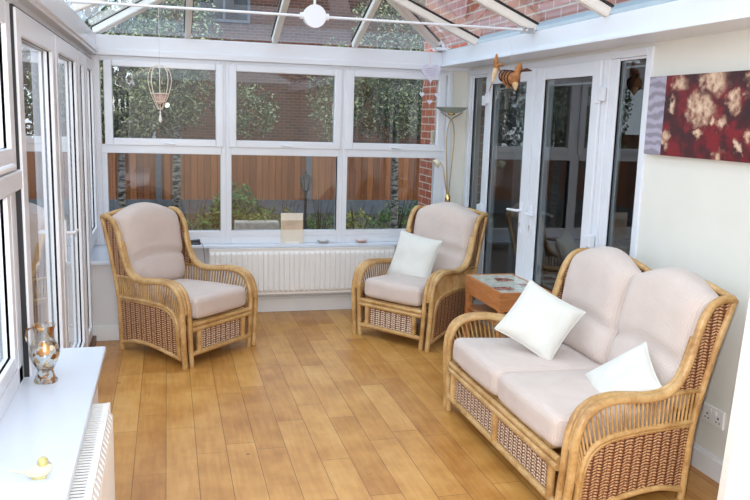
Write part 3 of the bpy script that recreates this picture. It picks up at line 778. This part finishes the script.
bm = BM(); tube(bm, [(0, 0, 1.03), (-.03, -.0, 1.15), (-.05, 0, 1.28), (-.075, .02, 1.335)], .005, 8, 4); obj('reading_arm', bm, BRASS, t)
rs = BM(); lathe(rs, [(.012, 0.), (.03, -.015), (.042, -.05), (.039, -.05), (.028, -.018), (.01, -.004)], seg=20); o = obj('reading_shade', rs, M_plain('cream_lamp_shade', (.72, .66, .52, 1), .4), t, (-.085, .02, 1.345)); o.rotation_euler = (0, .9, 0)

# canvas print
bm = BM()
y0, y1, z0, z1 = -3.66, -2.832, 1.548, 1.962
uvl = bm.loops.layers.uv.verify(); box(bm, W-.035, W-.001, y0, y1, z0, z1)
for f in bm.faces:
    for lp in f.loops: lp[uvl].uv = ((y1-lp.vert.co.y)/(y1-y0)*1.0, (lp.vert.co.z-z0)/(y1-y0))
tag(obj('canvas_print', bm, M_painting()), 'wide dark red floral canvas with a lilac grey strip on the cream wall', 'painting')
# double socket
t = thing('wall_socket', 'white double power socket low on the cream wall behind the sofa', 'socket', (W, -3.565, .262))
bm = BM(); box(bm, -.012, 0, -.075, .075, 0, .088, .004); obj('face_plate', bm, WHITE_R, t)
for s in (-1, 1):
    bm = BM()
    box(bm, -.0135, -.0118, s*.04-.004, s*.04+.004, .040, .050); box(bm, -.0135, -.0118, s*.04-.016, s*.04-.008, .022, .027); box(bm, -.0135, -.0118, s*.04+.008, s*.04+.016, .022, .027); obj('pin_holes', bm, SEAL, t)
    bm = BM(); box(bm, -.016, -.011, s*.018-.008, s*.018+.008, .055, .075, .002); obj('switch', bm, WHITE_R, t)

# wire balloon ornament hanging from the tie rod
WIRE = M_plain('pale_pink_wire', (.74, .64, .56, 1), .4, .05)
STR = M_plain('hanging_thread', (.62, .60, .58, 1), .7)
t = thing('balloon_ornament', 'pale wire hot air balloon ornament hanging in front of the back left window', 'ornament', (.590, -1.835, 1.63))
prof = [(0, .33), (.035, .325), (.058, .295), (.066, .25), (.060, .205), (.045, .155), (.026, .11), (.010, .08)]
for k in range(8):
    a = 2*PI*k/8; bm = BM(); tube(bm, [(r*math.cos(a), r*math.sin(a), z) for r, z in prof], .0022, 6, 4); obj('wire_rib', bm, WIRE, t)
for z, r in ((.17, .050), (.125, .033)):
    bm = BM(); tube(bm, [(r*math.cos(2*PI*k/20), r*math.sin(2*PI*k/20), z) for k in range(21)], .003, 6); obj('wire_hoop', bm, WIRE, t)
bm = BM(); lathe(bm, [(.010, .11), (.026, .125), (.046, .168), (.03, .15), (.012, .118)], seg=16); obj('basket', bm, M_plain('pink_gauze', (.55, .40, .36, 1), .7, .3, 60), t)
bm = BM(); tube(bm, [(0, 0, .08), (0, 0, .045)], .002, 6); lathe(bm, [(0, 0), (.010, .015), (.008, .03), (.004, .05), (0, .052)], seg=12); lathe(bm, [(0, .05), (.006, .06), (0, .072)], seg=10); obj('glass_drop', bm, M_plain('pale_crystal', (.75, .72, .70, 1), .1), t)
bm = BM(); tube(bm, [(0, 0, .33), (0, 0, .651)], .0016, 6); lathe(bm, [(0, .60), (.006, .606), (0, .612)], seg=8); obj('hanging_string', bm, STR, t)

# heart wind chime in the corner
HW = M_plain('white_painted_wood', (.66, .65, .78, 1), .5, .05, 30)
def heart_bm(s, th, c=(0, 0, 0)):
    bm = BM(); pts = []
    for k in range(40):
        a = 2*PI*k/40; x = 16*math.sin(a)**3; z = 13*math.cos(a)-5*math.cos(2*a)-2*math.cos(3*a)-math.cos(4*a)
        pts.append((c[0]+x/32*s, c[2]+z/30*s))
    A = [bm.verts.new((x, c[1]-th/2, z)) for x, z in pts]; B = [bm.verts.new((x, c[1]+th/2, z)) for x, z in pts]
    bm.faces.new(A); bm.faces.new(B[::-1])
    for k in range(40): bm.faces.new((A[k], A[(k+1) % 40], B[(k+1) % 40], B[k]))
    return bm
t = thing('heart_hanger', 'white wooden heart with three small hearts dangling below, in the right back corner', 'ornament', (2.785, -.25, 2.09))
obj('heart', heart_bm(.165, .012), HW, t)
bm = BM()                                                              # scribbled grey lettering lines, too small to read in the photo
for k, (w_, z_) in enumerate(((.045, .03), (.055, .012), (.045, -.006), (.03, -.024))):
    tube(bm, [(-w_+2*w_*j/14, -.0075, z_+.005*math.sin(j*2.1+k)) for j in range(15)], .0016, 5)
obj('lettering', bm, M_plain('grey_ink', (.35, .34, .46, 1), .7), t)
bm = BM(); tube(bm, [(0, 0, .06), (-.03, .03, .285)], .0015, 6); obj('hanging_string', bm, M_plain('pink_thread', (.8, .5, .45, 1), .7), t)
for x, z in ((-.072, -.185), (.062, -.185), (0, -.245)):
    h = obj('small_heart', heart_bm(.04, .010, (x, 0, z)), HW, t)
    bm = BM(); tube(bm, [(x, 0, z+.015), (x*.6, 0, -.045 if x else -.07)], .0012, 5); obj('string', bm, STR, h)

# straw bird mobile
STRAW = M_plain('brown_dried_husk', srgb(158, 104, 60), .75, .35, 40, bstr=.3)
STRD = M_plain('dark_husk_stripe', srgb(70, 34, 16), .75, .2, 40)
t = thing('bird_mobile', 'brown striped husk bird ornament hanging in front of the house doors', 'ornament', (2.775, -1.885, 1.985))
ax = Vector((.42, -.91, 0)).normalized()                                # body lies roughly across the view
def along(a, z, o=0): return Vector((ax.x*a-ax.y*o, ax.y*a+ax.x*o, z))
bm = BM()
body = [(-.075, .02), (-.055, .01), (-.02, -.012), (.02, -.01), (.05, .0), (.065, .02)]
tube(bm, [along(a, z) for a, z in body], [.012, .032, .045, .045, .034, .016], 12); obj('body', bm, STRAW, t)
for k in range(4):
    a = -.05+.026*k; zc = .006-.006*k; rr = .038+.004*min(k, 2)
    bm = BM(); tube(bm, [along(a+.012*math.sin(q), zc+rr*math.cos(q), rr*1.02*math.sin(q)) for q in [2*PI*j/20 for j in range(21)]], .0045, 6); obj('stripe', bm, STRD, t)
def petal(name, pts, wds, mat):
    bm = BM(); tube(bm, [along(*p) for p in pts], wds, 8); obj(name, bm, mat, t)
petal('head', [(.055, .02), (.07, .05), (.075, .085)], [.022, .026, .008], STRAW)
petal('wing', [(.035, .0), (.045, -.05), (.05, -.085)], [.018, .022, .006], M_plain('cream_feather', srgb(214, 176, 132), .8, .2, 50))
petal('wing', [(-.01, -.02), (-.012, -.055), (-.01, -.075)], [.016, .016, .006], STRAW)
petal('beak', [(.085, .035), (.13, .042), (.175, .034)], [.006, .012, .003], STRD)
petal('tail', [(-.125, .06), (-.13, .10), (-.128, .15)], [.02, .018, .006], STRAW)
petal('tail', [(-.115, .075), (-.09, .082), (-.065, .078)], [.010, .012, .004], STRAW)
petal('tail', [(-.125, .06), (-.14, .01), (-.15, -.03)], [.02, .016, .005], M_plain('cream_husk', srgb(224, 196, 160), .8, .2, 50))
petal('tail', [(-.15, -.02), (-.16, -.05), (-.175, -.09)], [.004, .004, .003], STRAW)
bm = BM(); tube(bm, [along(-.07, .02), along(-.12, .075)], .005, 6); obj('neck_wire', bm, STRAW, t)
bm = BM(); tube(bm, [along(0, .03), (.0, .02, .31)], .0012, 5); obj('hanging_string', bm, STR, t)

# left sill: mosaic jug, glass bird
def M_mosaic():
    n = NT('gold_mosaic_glass'); v = coords(n, scale=(1, 1, 1))
    vo = n.n('ShaderNodeTexVoronoi'); vo.inputs['Scale'].default_value = 55; n.l(v, vo.inputs['Vector'])
    s = n.n('ShaderNodeSeparateColor'); n.l(vo.outputs['Color'], s.inputs[0])
    g = n.math('GREATER_THAN', s.outputs[0], .72)
    gold = n.n('ShaderNodeBsdfPrincipled'); gold.inputs['Base Color'].default_value = srgb(196, 140, 84); gold.inputs['Metallic'].default_value = .8; gold.inputs['Roughness'].default_value = .3
    cr = n.ramp(s.outputs[1], [(.2, srgb(150, 96, 52)), (.6, srgb(206, 164, 110)), (.9, srgb(240, 226, 200))]); n.l(cr, gold.inputs['Base Color'])
    lw = n.n('ShaderNodeLayerWeight'); f = n.math('MULTIPLY_ADD', n.math('POWER', lw.outputs['Facing'], 3.), .7, .12)
    tr = n.n('ShaderNodeBsdfTransparent'); tr.inputs[0].default_value = (.93, .94, .93, 1); gl = n.n('ShaderNodeBsdfGlossy'); gl.inputs['Roughness'].default_value = .03
    m1 = n.n('ShaderNodeMixShader'); n.l(f, m1.inputs[0]); n.l(tr.outputs[0], m1.inputs[1]); n.l(gl.outputs[0], m1.inputs[2])
    m2 = n.n('ShaderNodeMixShader'); n.l(g, m2.inputs[0]); n.l(m1.outputs[0], m2.inputs[1]); n.l(gold.outputs[0], m2.inputs[2])
    n.l(m2.outputs[0], n.out.inputs[0]); return n.m
MOS = M_mosaic()
t = thing('glass_vase', 'clear glass vase with gold mosaic chips on the left sill', 'vase', (.140, -3.40, ZS))
bm = BM(); lathe(bm, [(0, .004), (.044, .0), (.046, .006), (.034, .03), (.030, .05), (.048, .085), (.058, .115), (.055, .145), (.038, .175), (.034, .195), (.040, .222), (.046, .235), (.043, .234), (.031, .197), (.035, .174), (.052, .143), (.054, .115), (.045, .087), (.026, .052), (.0, .05)], seg=28)
obj('vessel', bm, MOS, t)
bm = BM(); tube(bm, [(-.042, .0, .225), (-.062, 0, .215), (-.066, 0, .18), (-.052, 0, .145)], .004, 8, 4); obj('handle', bm, MOS, t)
BG = M_plain('clear_yellowish_glass', (.50, .46, .20, 1), .12, .25, 50)
BW = M_plain('white_glass', (.72, .66, .46, 1), .15, .12, 60)
t = thing('bird_ornament', 'small white and yellow bird ornament on the left foreground sill', 'ornament', (.245, -4.30, ZS))
bm = BM(); tube(bm, [(-.040, .004, .020), (-.026, .002, .020), (-.006, 0, .024), (.016, 0, .028), (.030, 0, .036), (.036, 0, .042)], [.004, .014, .020, .020, .013, .004], 14, 0)
obj('body', bm, BW, t)
bm = BM(); bmesh.ops.create_uvsphere(bm, u_segments=16, v_segments=10, radius=.0165, matrix=Matrix.Translation((.012, 0, .052)))
for f in bm.faces: f.smooth = True
obj('head', bm, BG, t)
bm = BM(); tube(bm, [(.026, 0, .050), (.037, 0, .046)], .004, 8, 0, .001); obj('beak', bm, M_plain('grey_beak', (.3, .3, .32, 1), .4), t)
bm = BM(); tube(bm, [(-.034, .004, .020), (-.055, .008, .022), (-.080, .012, .026)], .0045, 8, 0, .002); obj('tail', bm, BW, t)
bm = BM(); tube(bm, [(-.02, 0, .003), (.02, 0, .003)], .006, 8); tube(bm, [(0, 0, .003), (0, 0, .015)], .005, 8); obj('foot', bm, BG, t)

# back sill: cordless phone with lead, card, two dishes
t = thing('phone', 'small black phone with a trailing lead on the back sill beside the left armchair', 'phone', (.835, -.06, ZS))
bm = BM(); box(bm, -.05, .05, -.022, .022, 0, .022, .006); tube(bm, [(-.03, 0, .026), (.045, 0, .034)], .012, 8); obj('body', bm, DARKPL, t)
bm = BM(); box(bm, -.02, .03, -.0235, -.020, .006, .016); obj('display', bm, M_plain('grey_display', (.12, .14, .16, 1), .2), t)
bm = BM(); tube(bm, [(.05, 0, .01), (.065, -.045, .004), (.075, -.055, -.06), (.085, -.056, -.2), (.07, -.056, -.33)], .0025, 6, 4); obj('lead', bm, DARKPL, t)
t = thing('greeting_card', 'cream and beige card standing against the middle back window', 'card', (1.652, -.055, ZS))
bm = BM(); box(bm, -.095, .095, -.002, .002, 0, .262); o = obj('card_sheet', bm, M_plain('cream_card', (.76, .70, .60, 1), .7), t)
bm = BM(); box(bm, -.095, .095, -.0035, -.0021, .12, .20); obj('printed_band', bm, M_plain('beige_print', (.58, .45, .33, 1), .7, .2), o)
bm = BM(); box(bm, -.06, .06, -.03, .02, 0, .012, .003); obj('stand', bm, WHITE_R, t)
for x, lab, c in ((1.925, 'small grey dish on the back sill, left of the pink one', (.50, .50, .49, 1)), (2.265, 'small pink dish on the back sill beside the right armchair', (.66, .46, .42, 1))):
    bm = BM(); lathe(bm, [(0, 0), (.028, 0), (.05, .02), (.054, .026), (.049, .025), (.028, .008), (0, .006)], seg=24)
    tag(obj('trinket_dish', bm, M_plain('dish_glaze', c, .3, .12, 30), None, (x, -.065, ZS)), lab, 'dish', 'dishes on the back sill')

# white panel at the right edge, close to the camera
bm = BM()
A = [(2.895, -4.0, 0), (2.950, -4.0, 1.0), (3.03, -4.0, 2.05), (3.17, -4.05, 2.05), (3.17, -4.05, 0)]
B = [(x, y-.04, z) for x, y, z in A]
va = [bm.verts.new(p) for p in A]; vb = [bm.verts.new(p) for p in B]
bm.faces.new(va); bm.faces.new(vb[::-1])
for k in range(5): bm.faces.new((va[k], va[(k+1) % 5], vb[(k+1) % 5], vb[k]))
n = NT('bright_white_board'); WB = n.pri((.95, .945, .90, 1), .5)
tag(obj('white_board', bm, WB), 'bright white panel standing at the right edge past the sofa', 'panel')

# ------------------------------------------------------------------ room behind the french doors
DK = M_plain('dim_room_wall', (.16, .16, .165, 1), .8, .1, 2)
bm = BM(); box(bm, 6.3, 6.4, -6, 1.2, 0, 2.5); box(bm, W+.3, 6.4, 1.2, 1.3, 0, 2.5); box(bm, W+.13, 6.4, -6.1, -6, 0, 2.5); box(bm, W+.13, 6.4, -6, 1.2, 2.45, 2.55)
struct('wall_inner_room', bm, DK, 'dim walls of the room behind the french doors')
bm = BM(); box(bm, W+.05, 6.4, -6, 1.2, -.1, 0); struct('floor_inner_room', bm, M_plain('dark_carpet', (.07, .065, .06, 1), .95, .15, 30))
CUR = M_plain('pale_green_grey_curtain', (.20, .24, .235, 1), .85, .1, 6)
bm = BM()
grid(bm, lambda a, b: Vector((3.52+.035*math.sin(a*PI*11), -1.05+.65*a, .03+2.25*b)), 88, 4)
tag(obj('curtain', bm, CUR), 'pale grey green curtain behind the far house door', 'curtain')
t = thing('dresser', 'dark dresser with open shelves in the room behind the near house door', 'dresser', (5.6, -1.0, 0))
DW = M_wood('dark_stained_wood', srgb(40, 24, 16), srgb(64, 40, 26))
bm = BM(); box(bm, -.25, .25, -.7, .7, 0, .85, .01); obj('base_cabinet', bm, DW, t)
bm = BM(); box(bm, .05, .25, -.7, -.66, .85, 2.0); box(bm, .05, .25, .66, .7, .85, 2.0); box(bm, .22, .25, -.7, .7, .85, 2.0); box(bm, .05, .25, -.7, .7, 1.97, 2.02); obj('upper_case', bm, DW, t)
for z in (1.2, 1.55): bm = BM(); box(bm, .06, .23, -.66, .66, z, z+.02); obj('shelf', bm, DW, t)
for s in (-1, 1):
    bm = BM(); box(bm, -.265, -.25, s*.35-.31, s*.35+.31, .06, .8, .005); d = obj('door', bm, DW, t)
    bm = BM(); disc_x(bm, (-.275, s*.08, .45), .015, .02, (1, 0, 0), 10); obj('knob', bm, BRASS, d)
t = thing('dining_table', 'pale topped table in the dim room behind the near house door', 'table', (4.5, -2.0, 0))
bm = BM(); box(bm, -.45, .45, -.7, .7, .70, .74, .01); obj('table_top', bm, M_plain('pale_table_top', (.34, .34, .33, 1), .3), t)
for sx in (-1, 1):
    for sy in (-1, 1): bm = BM(); box(bm, sx*.4-.03, sx*.4+.03, sy*.64-.03, sy*.64+.03, 0, .70); obj('leg', bm, DW, t)

# ------------------------------------------------------------------ garden
GZ = -.25
bm = BM(); box(bm, -20, 30, .25, 30, GZ-.3, GZ); box(bm, -20, -.3, -14, .25, GZ-.3, GZ)
struct('ground', bm, SOIL, 'dark garden soil outside')
bm = BM(); box(bm, -3.2, -.31, -12, .3, GZ, GZ+.05); struct('ground_patio', bm, M_plain('grey_brown_paving', (.22, .19, .17, 1), .85, .2, 5, bstr=.1), 'paved patio outside the left doors')
def fence(name, label, loc, rotz, length, h, npost):
    t = thing(name, label, 'fence', loc, rotz)
    step = length/npost
    for k in range(npost):
        bm = BM(); box(bm, k*step+.05, (k+1)*step-.05, -.02, .02, .28, h); box(bm, k*step+.05, (k+1)*step-.05, -.035, .0, h-.03, h+.01); obj('board_panel', bm, FENCE, t)
        bm = BM(); box(bm, k*step+.05, (k+1)*step-.05, -.03, .03, 0, .28, .005); obj('gravel_board', bm, CONC, t)
    for k in range(npost+1):
        bm = BM(); box(bm, k*step-.055, k*step+.055, -.06, .06, 0, h+.05, .008); obj('post', bm, CONC, t)
fence('garden_fence', 'orange boarded garden fence with concrete posts beyond the back windows', (-8.2, 8.8, GZ), 0, 20.2, 1.38, 7)
fence('side_fence', 'orange boarded fence beyond the left windows', (-3.3, -12.0, GZ), PI/2, 20.4, 1.75, 8)
# neighbour's house
t = thing('brick_house', 'dark brick neighbouring house beyond the garden fence', 'house', (3.6, 14, GZ))
bm = BM(); box(bm, -3.75, 9, 0, 6, 0, 7); obj('wall', bm, BRICKN, t)
for x, z in ((-2.2, 4.2), (2.4, 2.6), (1.8, 5.2)):
    bm = BM(); frame_rect(bm, 'y', -.06, .0, x, x+1.3, z, z+1.2, .07); box(bm, x+.62, x+.68, -.05, 0, z, z+1.2); f = obj('window', bm, CONC, t)
    bm = BM(); box(bm, x+.07, x+1.23, -.02, -.005, z+.07, z+1.13); obj('pane', bm, M_plain('dark_pane', (.03, .035, .04, 1), .1), f)
bm = BM(); box(bm, -4.1, 9.3, -.4, 6.4, 7, 7.15); obj('roof_eaves', bm, CONC, t)
bm = BM(); tube(bm, [(-3.3, -.07, 0), (-3.3, -.07, 6.9)], .05, 8); obj('drainpipe', bm, M_plain('white_pipe', (.5, .5, .52, 1), .5), t)

def leaves(bm, cx, cy, cz, rx, ry, rz, n, size, rnd, shell=.35):
    for _ in range(n):
        while True:
            p = Vector((rnd.uniform(-1, 1), rnd.uniform(-1, 1), rnd.uniform(-1, 1)))
            if shell < p.length < 1: break
        k = noise.noise(Vector((p.x*2.2+cx, p.y*2.2+cy, p.z*2.2)))
        if k < -.12: continue
        c = Vector((cx+p.x*rx, cy+p.y*ry, cz+p.z*rz))
        a = Vector((rnd.uniform(-1, 1), rnd.uniform(-1, 1), rnd.uniform(-1, 1))).normalized(); b = a.orthogonal().normalized()
        s = size*rnd.uniform(.6, 1.3)
        bm.faces.new([bm.verts.new(c+a*s*.9), bm.verts.new(c+b*s*.45), bm.verts.new(c-a*s*.9), bm.verts.new(c-b*s*.45)])
def tree(name, label, x, y, trunk, crowns, leafmat, size, n, r0=.06, seed=1, lean=0, bark=BIRCH, group=None):
    rnd = random.Random(seed)
    t = thing(name, label, 'tree', (x, y, GZ), 0, group)
    bm = BM(); pts = [(0, 0, 0), (lean*.2, .02, trunk*.35), (lean*.5, -.02, trunk*.7), (lean, 0, trunk)]
    tube(bm, pts, r0, 10, 5, r0*.45)
    for k in range(7):
        z = trunk*(.5+.07*k); a = rnd.uniform(0, 2*PI); l = rnd.uniform(.5, 1.0)
        b = Vector((lean*z/trunk, 0, z)); tube(bm, [b, b+Vector((l*.5*math.cos(a), l*.5*math.sin(a), l*.35)), b+Vector((l*math.cos(a), l*math.sin(a), l*.5))], r0*.3, 6, 3, .006)
    obj('trunk', bm, bark, t)
    bm = BM()
    for (dx, dy, dz, rx, ry, rz, w_) in crowns: leaves(bm, dx, dy, dz, rx, ry, rz, int(n*w_), size, rnd)
    obj('crown', bm, leafmat, t, fix=False)
    return t
tree('birch_tree', 'birch tree with speckled leaves at the far left of the garden', .02, 4.2, 3.6, [(-.1, 0, 2.35, 1.0, .6, .85, 1), (.2, .2, 3.2, 1.1, .6, .8, .6), (-.5, 0, 1.75, .6, .5, .45, .35), (.1, 0, 1.95, .35, .3, .3, .12)], LEAF_B, .032, 9500, .055, 3, .1, group='birch trees in the garden')
tree('birch_tree', 'birch tree with a leaning trunk behind the left armchair', .74, 6.0, 3.4, [(.0, .1, 2.2, .75, .5, .55, .6), (-.1, .1, 3.0, .9, .6, .7, .6), (1.15, .1, 2.0, .5, .4, .45, .35)], LEAF_B, .034, 8500, .08, 5, .16, group='birch trees in the garden')
tree('birch_tree', 'birch tree with pale trunk seen through the right back window', 4.0, 4.8, 3.6, [(-.1, 0, 2.4, 1.0, .6, .8, 1), (.3, 0, 3.3, 1.1, .6, .7, .5), (-.95, .2, 2.3, .42, .4, .8, .35)], LEAF_B, .032, 9500, .06, 9, -.1, group='birch trees in the garden')
DARKB = M_plain('dark_bark', (.06, .05, .04, 1), .9, .2)
tree('evergreen_tree', 'dense dark evergreen tree standing behind the fence on the left', -.6, 10.6, 3.6, [(0, 0, 2.6, 1.7, .7, 1.7, 1), (-1.6, .2, 2.4, 1.6, .7, 1.9, .8), (.5, -.2, 1.8, 1.0, .5, .8, .4)], M_leaf('evergreen_leaves', srgb(28, 36, 26), srgb(46, 58, 38), srgb(76, 88, 56)), .085, 5200, .12, 21, 0, DARKB)
tree('garden_tree', 'dark leafy tree behind the fence on the right', 6.9, 11.0, 3.6, [(0, 0, 2.7, 1.6, .7, 1.4, 1), (-1.1, 0, 2.4, .8, .5, .8, .3)], M_leaf('dark_tree_leaves', srgb(28, 36, 26), srgb(50, 62, 40), srgb(86, 98, 64)), .08, 3600, .1, 23, 0, DARKB)
def shrub(name, label, x, y, blobs, mat, size, n, seed):
    rnd = random.Random(seed); t = thing(name, label, 'shrub', (x, y, GZ))
    bm = BM()
    for k in range(7):
        a = rnd.uniform(0, 2*PI); tube(bm, [(0, 0, 0), (.1*math.cos(a), .1*math.sin(a), .3), (.25*math.cos(a), .25*math.sin(a), .7)], .012, 6, 3, .004)
    obj('stem', bm, M_plain('brown_twig', (.08, .05, .03, 1), .8), t)
    bm = BM()
    for (dx, dy, dz, rx, ry, rz, w_) in blobs: leaves(bm, dx, dy, dz, rx, ry, rz, int(n*w_), size, rnd, .1)
    obj('foliage', bm, mat, t, fix=False)
shrub('green_shrub', 'leafy green shrub behind the middle back window, left side', 1.52, 4.2, [(0, 0, .62, .34, .32, .42, 1), (-.3, 0, .4, .25, .25, .3, .5), (.35, 0, .35, .28, .25, .2, .4)], LEAF_D, .04, 1500, 11)
shrub('small_shrub', 'small yellow green shrub behind the right back window', 3.25, 4.2, [(0, 0, .45, .2, .2, .22, 1), (.1, .1, .25, .2, .2, .15, .4)], LEAF_Y, .032, 500, 12)
shrub('low_shrub', 'low yellow shrub beside the garden lamp post', 2.3, 4.6, [(0, 0, .32, .14, .14, .3, 1)], LEAF_Y, .032, 350, 13)
shrub('bedding_shrub', 'dark low planting along the garden bed right of the lamp post', 2.9, 5.2, [(0, 0, .22, .45, .3, .24, 1)], LEAF_D, .03, 800, 14)
shrub('corner_shrub', 'dark low planting at the foot of the fence behind the left armchair', .95, 5.2, [(0, 0, .2, .35, .3, .2, 1)], LEAF_D, .03, 500, 15)
shrub('fern_shrub', 'feathery green plant left of the lamp post in the garden bed', 2.05, 5.4, [(0, 0, .3, .3, .2, .28, 1)], LEAF_D, .035, 600, 16)
shrub('ivy_shrub', 'dark trailing shrub at the foot of the brick corner behind the right back window', 4.3, 5.6, [(0, 0, .3, .5, .3, .3, 1), (.5, 0, .5, .3, .3, .35, .5)], LEAF_D, .035, 1000, 17)
# stone trough of white flowers
t = thing('stone_trough', 'pale stone trough of small plants at the foot of the green shrub', 'planter', (1.72, 3.3, GZ))
bm = BM(); box(bm, -.28, .28, -.1, .1, .42, .60, .02); box(bm, -.2, .2, -.08, .08, 0, .42, .02); obj('trough', bm, M_plain('pale_stone', (.42, .40, .37, 1), .9, .2, 20), t)
rnd = random.Random(3); bm = BM(); leaves(bm, 0, 0, .64, .25, .09, .07, 120, .025, rnd, 0); obj('plants', bm, LEAF_Y, t, fix=False)
# garden lamp post
t = thing('lamp_post', 'black lantern lamp post standing in the garden', 'lamp post', (2.555, 4.5, GZ))
bm = BM(); lathe(bm, [(0, 0), (.07, 0), (.06, .05), (.03, .09), (.022, .4), (.018, .82), (.03, .84), (.012, .87), (0, .87)], seg=14); obj('post', bm, BLACKM, t)
bm = BM(); lathe(bm, [(.025, .86), (.045, .88), (.03, .885), (0, .885)], seg=6, smooth=False); lathe(bm, [(.10, 1.06), (.06, 1.10), (.02, 1.12), (.012, 1.15), (0, 1.17)], seg=6, smooth=False)
for k in range(6):
    a = 2*PI*k/6; tube(bm, [(.042*math.cos(a), .042*math.sin(a), .88), (.088*math.cos(a), .088*math.sin(a), 1.065)], .006, 5)
l_ = obj('lantern', bm, BLACKM, t)
bm = BM(); lathe(bm, [(.035, .89), (.075, 1.06)], seg=6, smooth=False); obj('lantern_glass', bm, M_plain('milky_lantern_glass', (.20, .22, .23, 1), .3), l_)
# security light on the brick corner, seen through the back window
t = thing('outdoor_light', 'small cream outside light on the brick house corner', 'light', (W-.0, .75, 1.47))
bm = BM(); box(bm, -.05, 0, -.04, .04, 0, .12, .01); obj('housing', bm, M_plain('cream_housing', (.62, .54, .40, 1), .5), t)
bm = BM(); lathe(bm, [(0, -.03), (.03, -.02), (.035, .0), (0, .0)], -.03, 0, 0, 14); obj('lens', bm, WHITE_R, t)

# ------------------------------------------------------------------ light
w = bpy.data.worlds.new('overcast_sky'); SC.world = w; w.use_nodes = True
nt = w.node_tree; nt.nodes.clear()
o_ = nt.nodes.new('ShaderNodeOutputWorld'); b_ = nt.nodes.new('ShaderNodeBackground'); nt.links.new(b_.outputs[0], o_.inputs[0])
b_.inputs[0].default_value = (.86, .93, 1.0, 1); b_.inputs[1].default_value = 2.25
def lamp(kind, name, loc, energy, **kw):
    l = bpy.data.lights.new(name, kind); l.energy = energy
    for k, v in kw.items(): setattr(l, k, v)
    o = bpy.data.objects.new(name, l); COL.objects.link(o); o.location = loc; return o
# the camera's flash
fl = lamp('POINT', 'camera_flash', (.63, -6.55, 1.80), 185, shadow_soft_size=.03, color=(1, .98, .96))
SC.view_settings.view_transform = 'Standard'; SC.view_settings.look = 'None'; SC.view_settings.exposure = 0.3
SC.cycles.transparent_max_bounces = 24
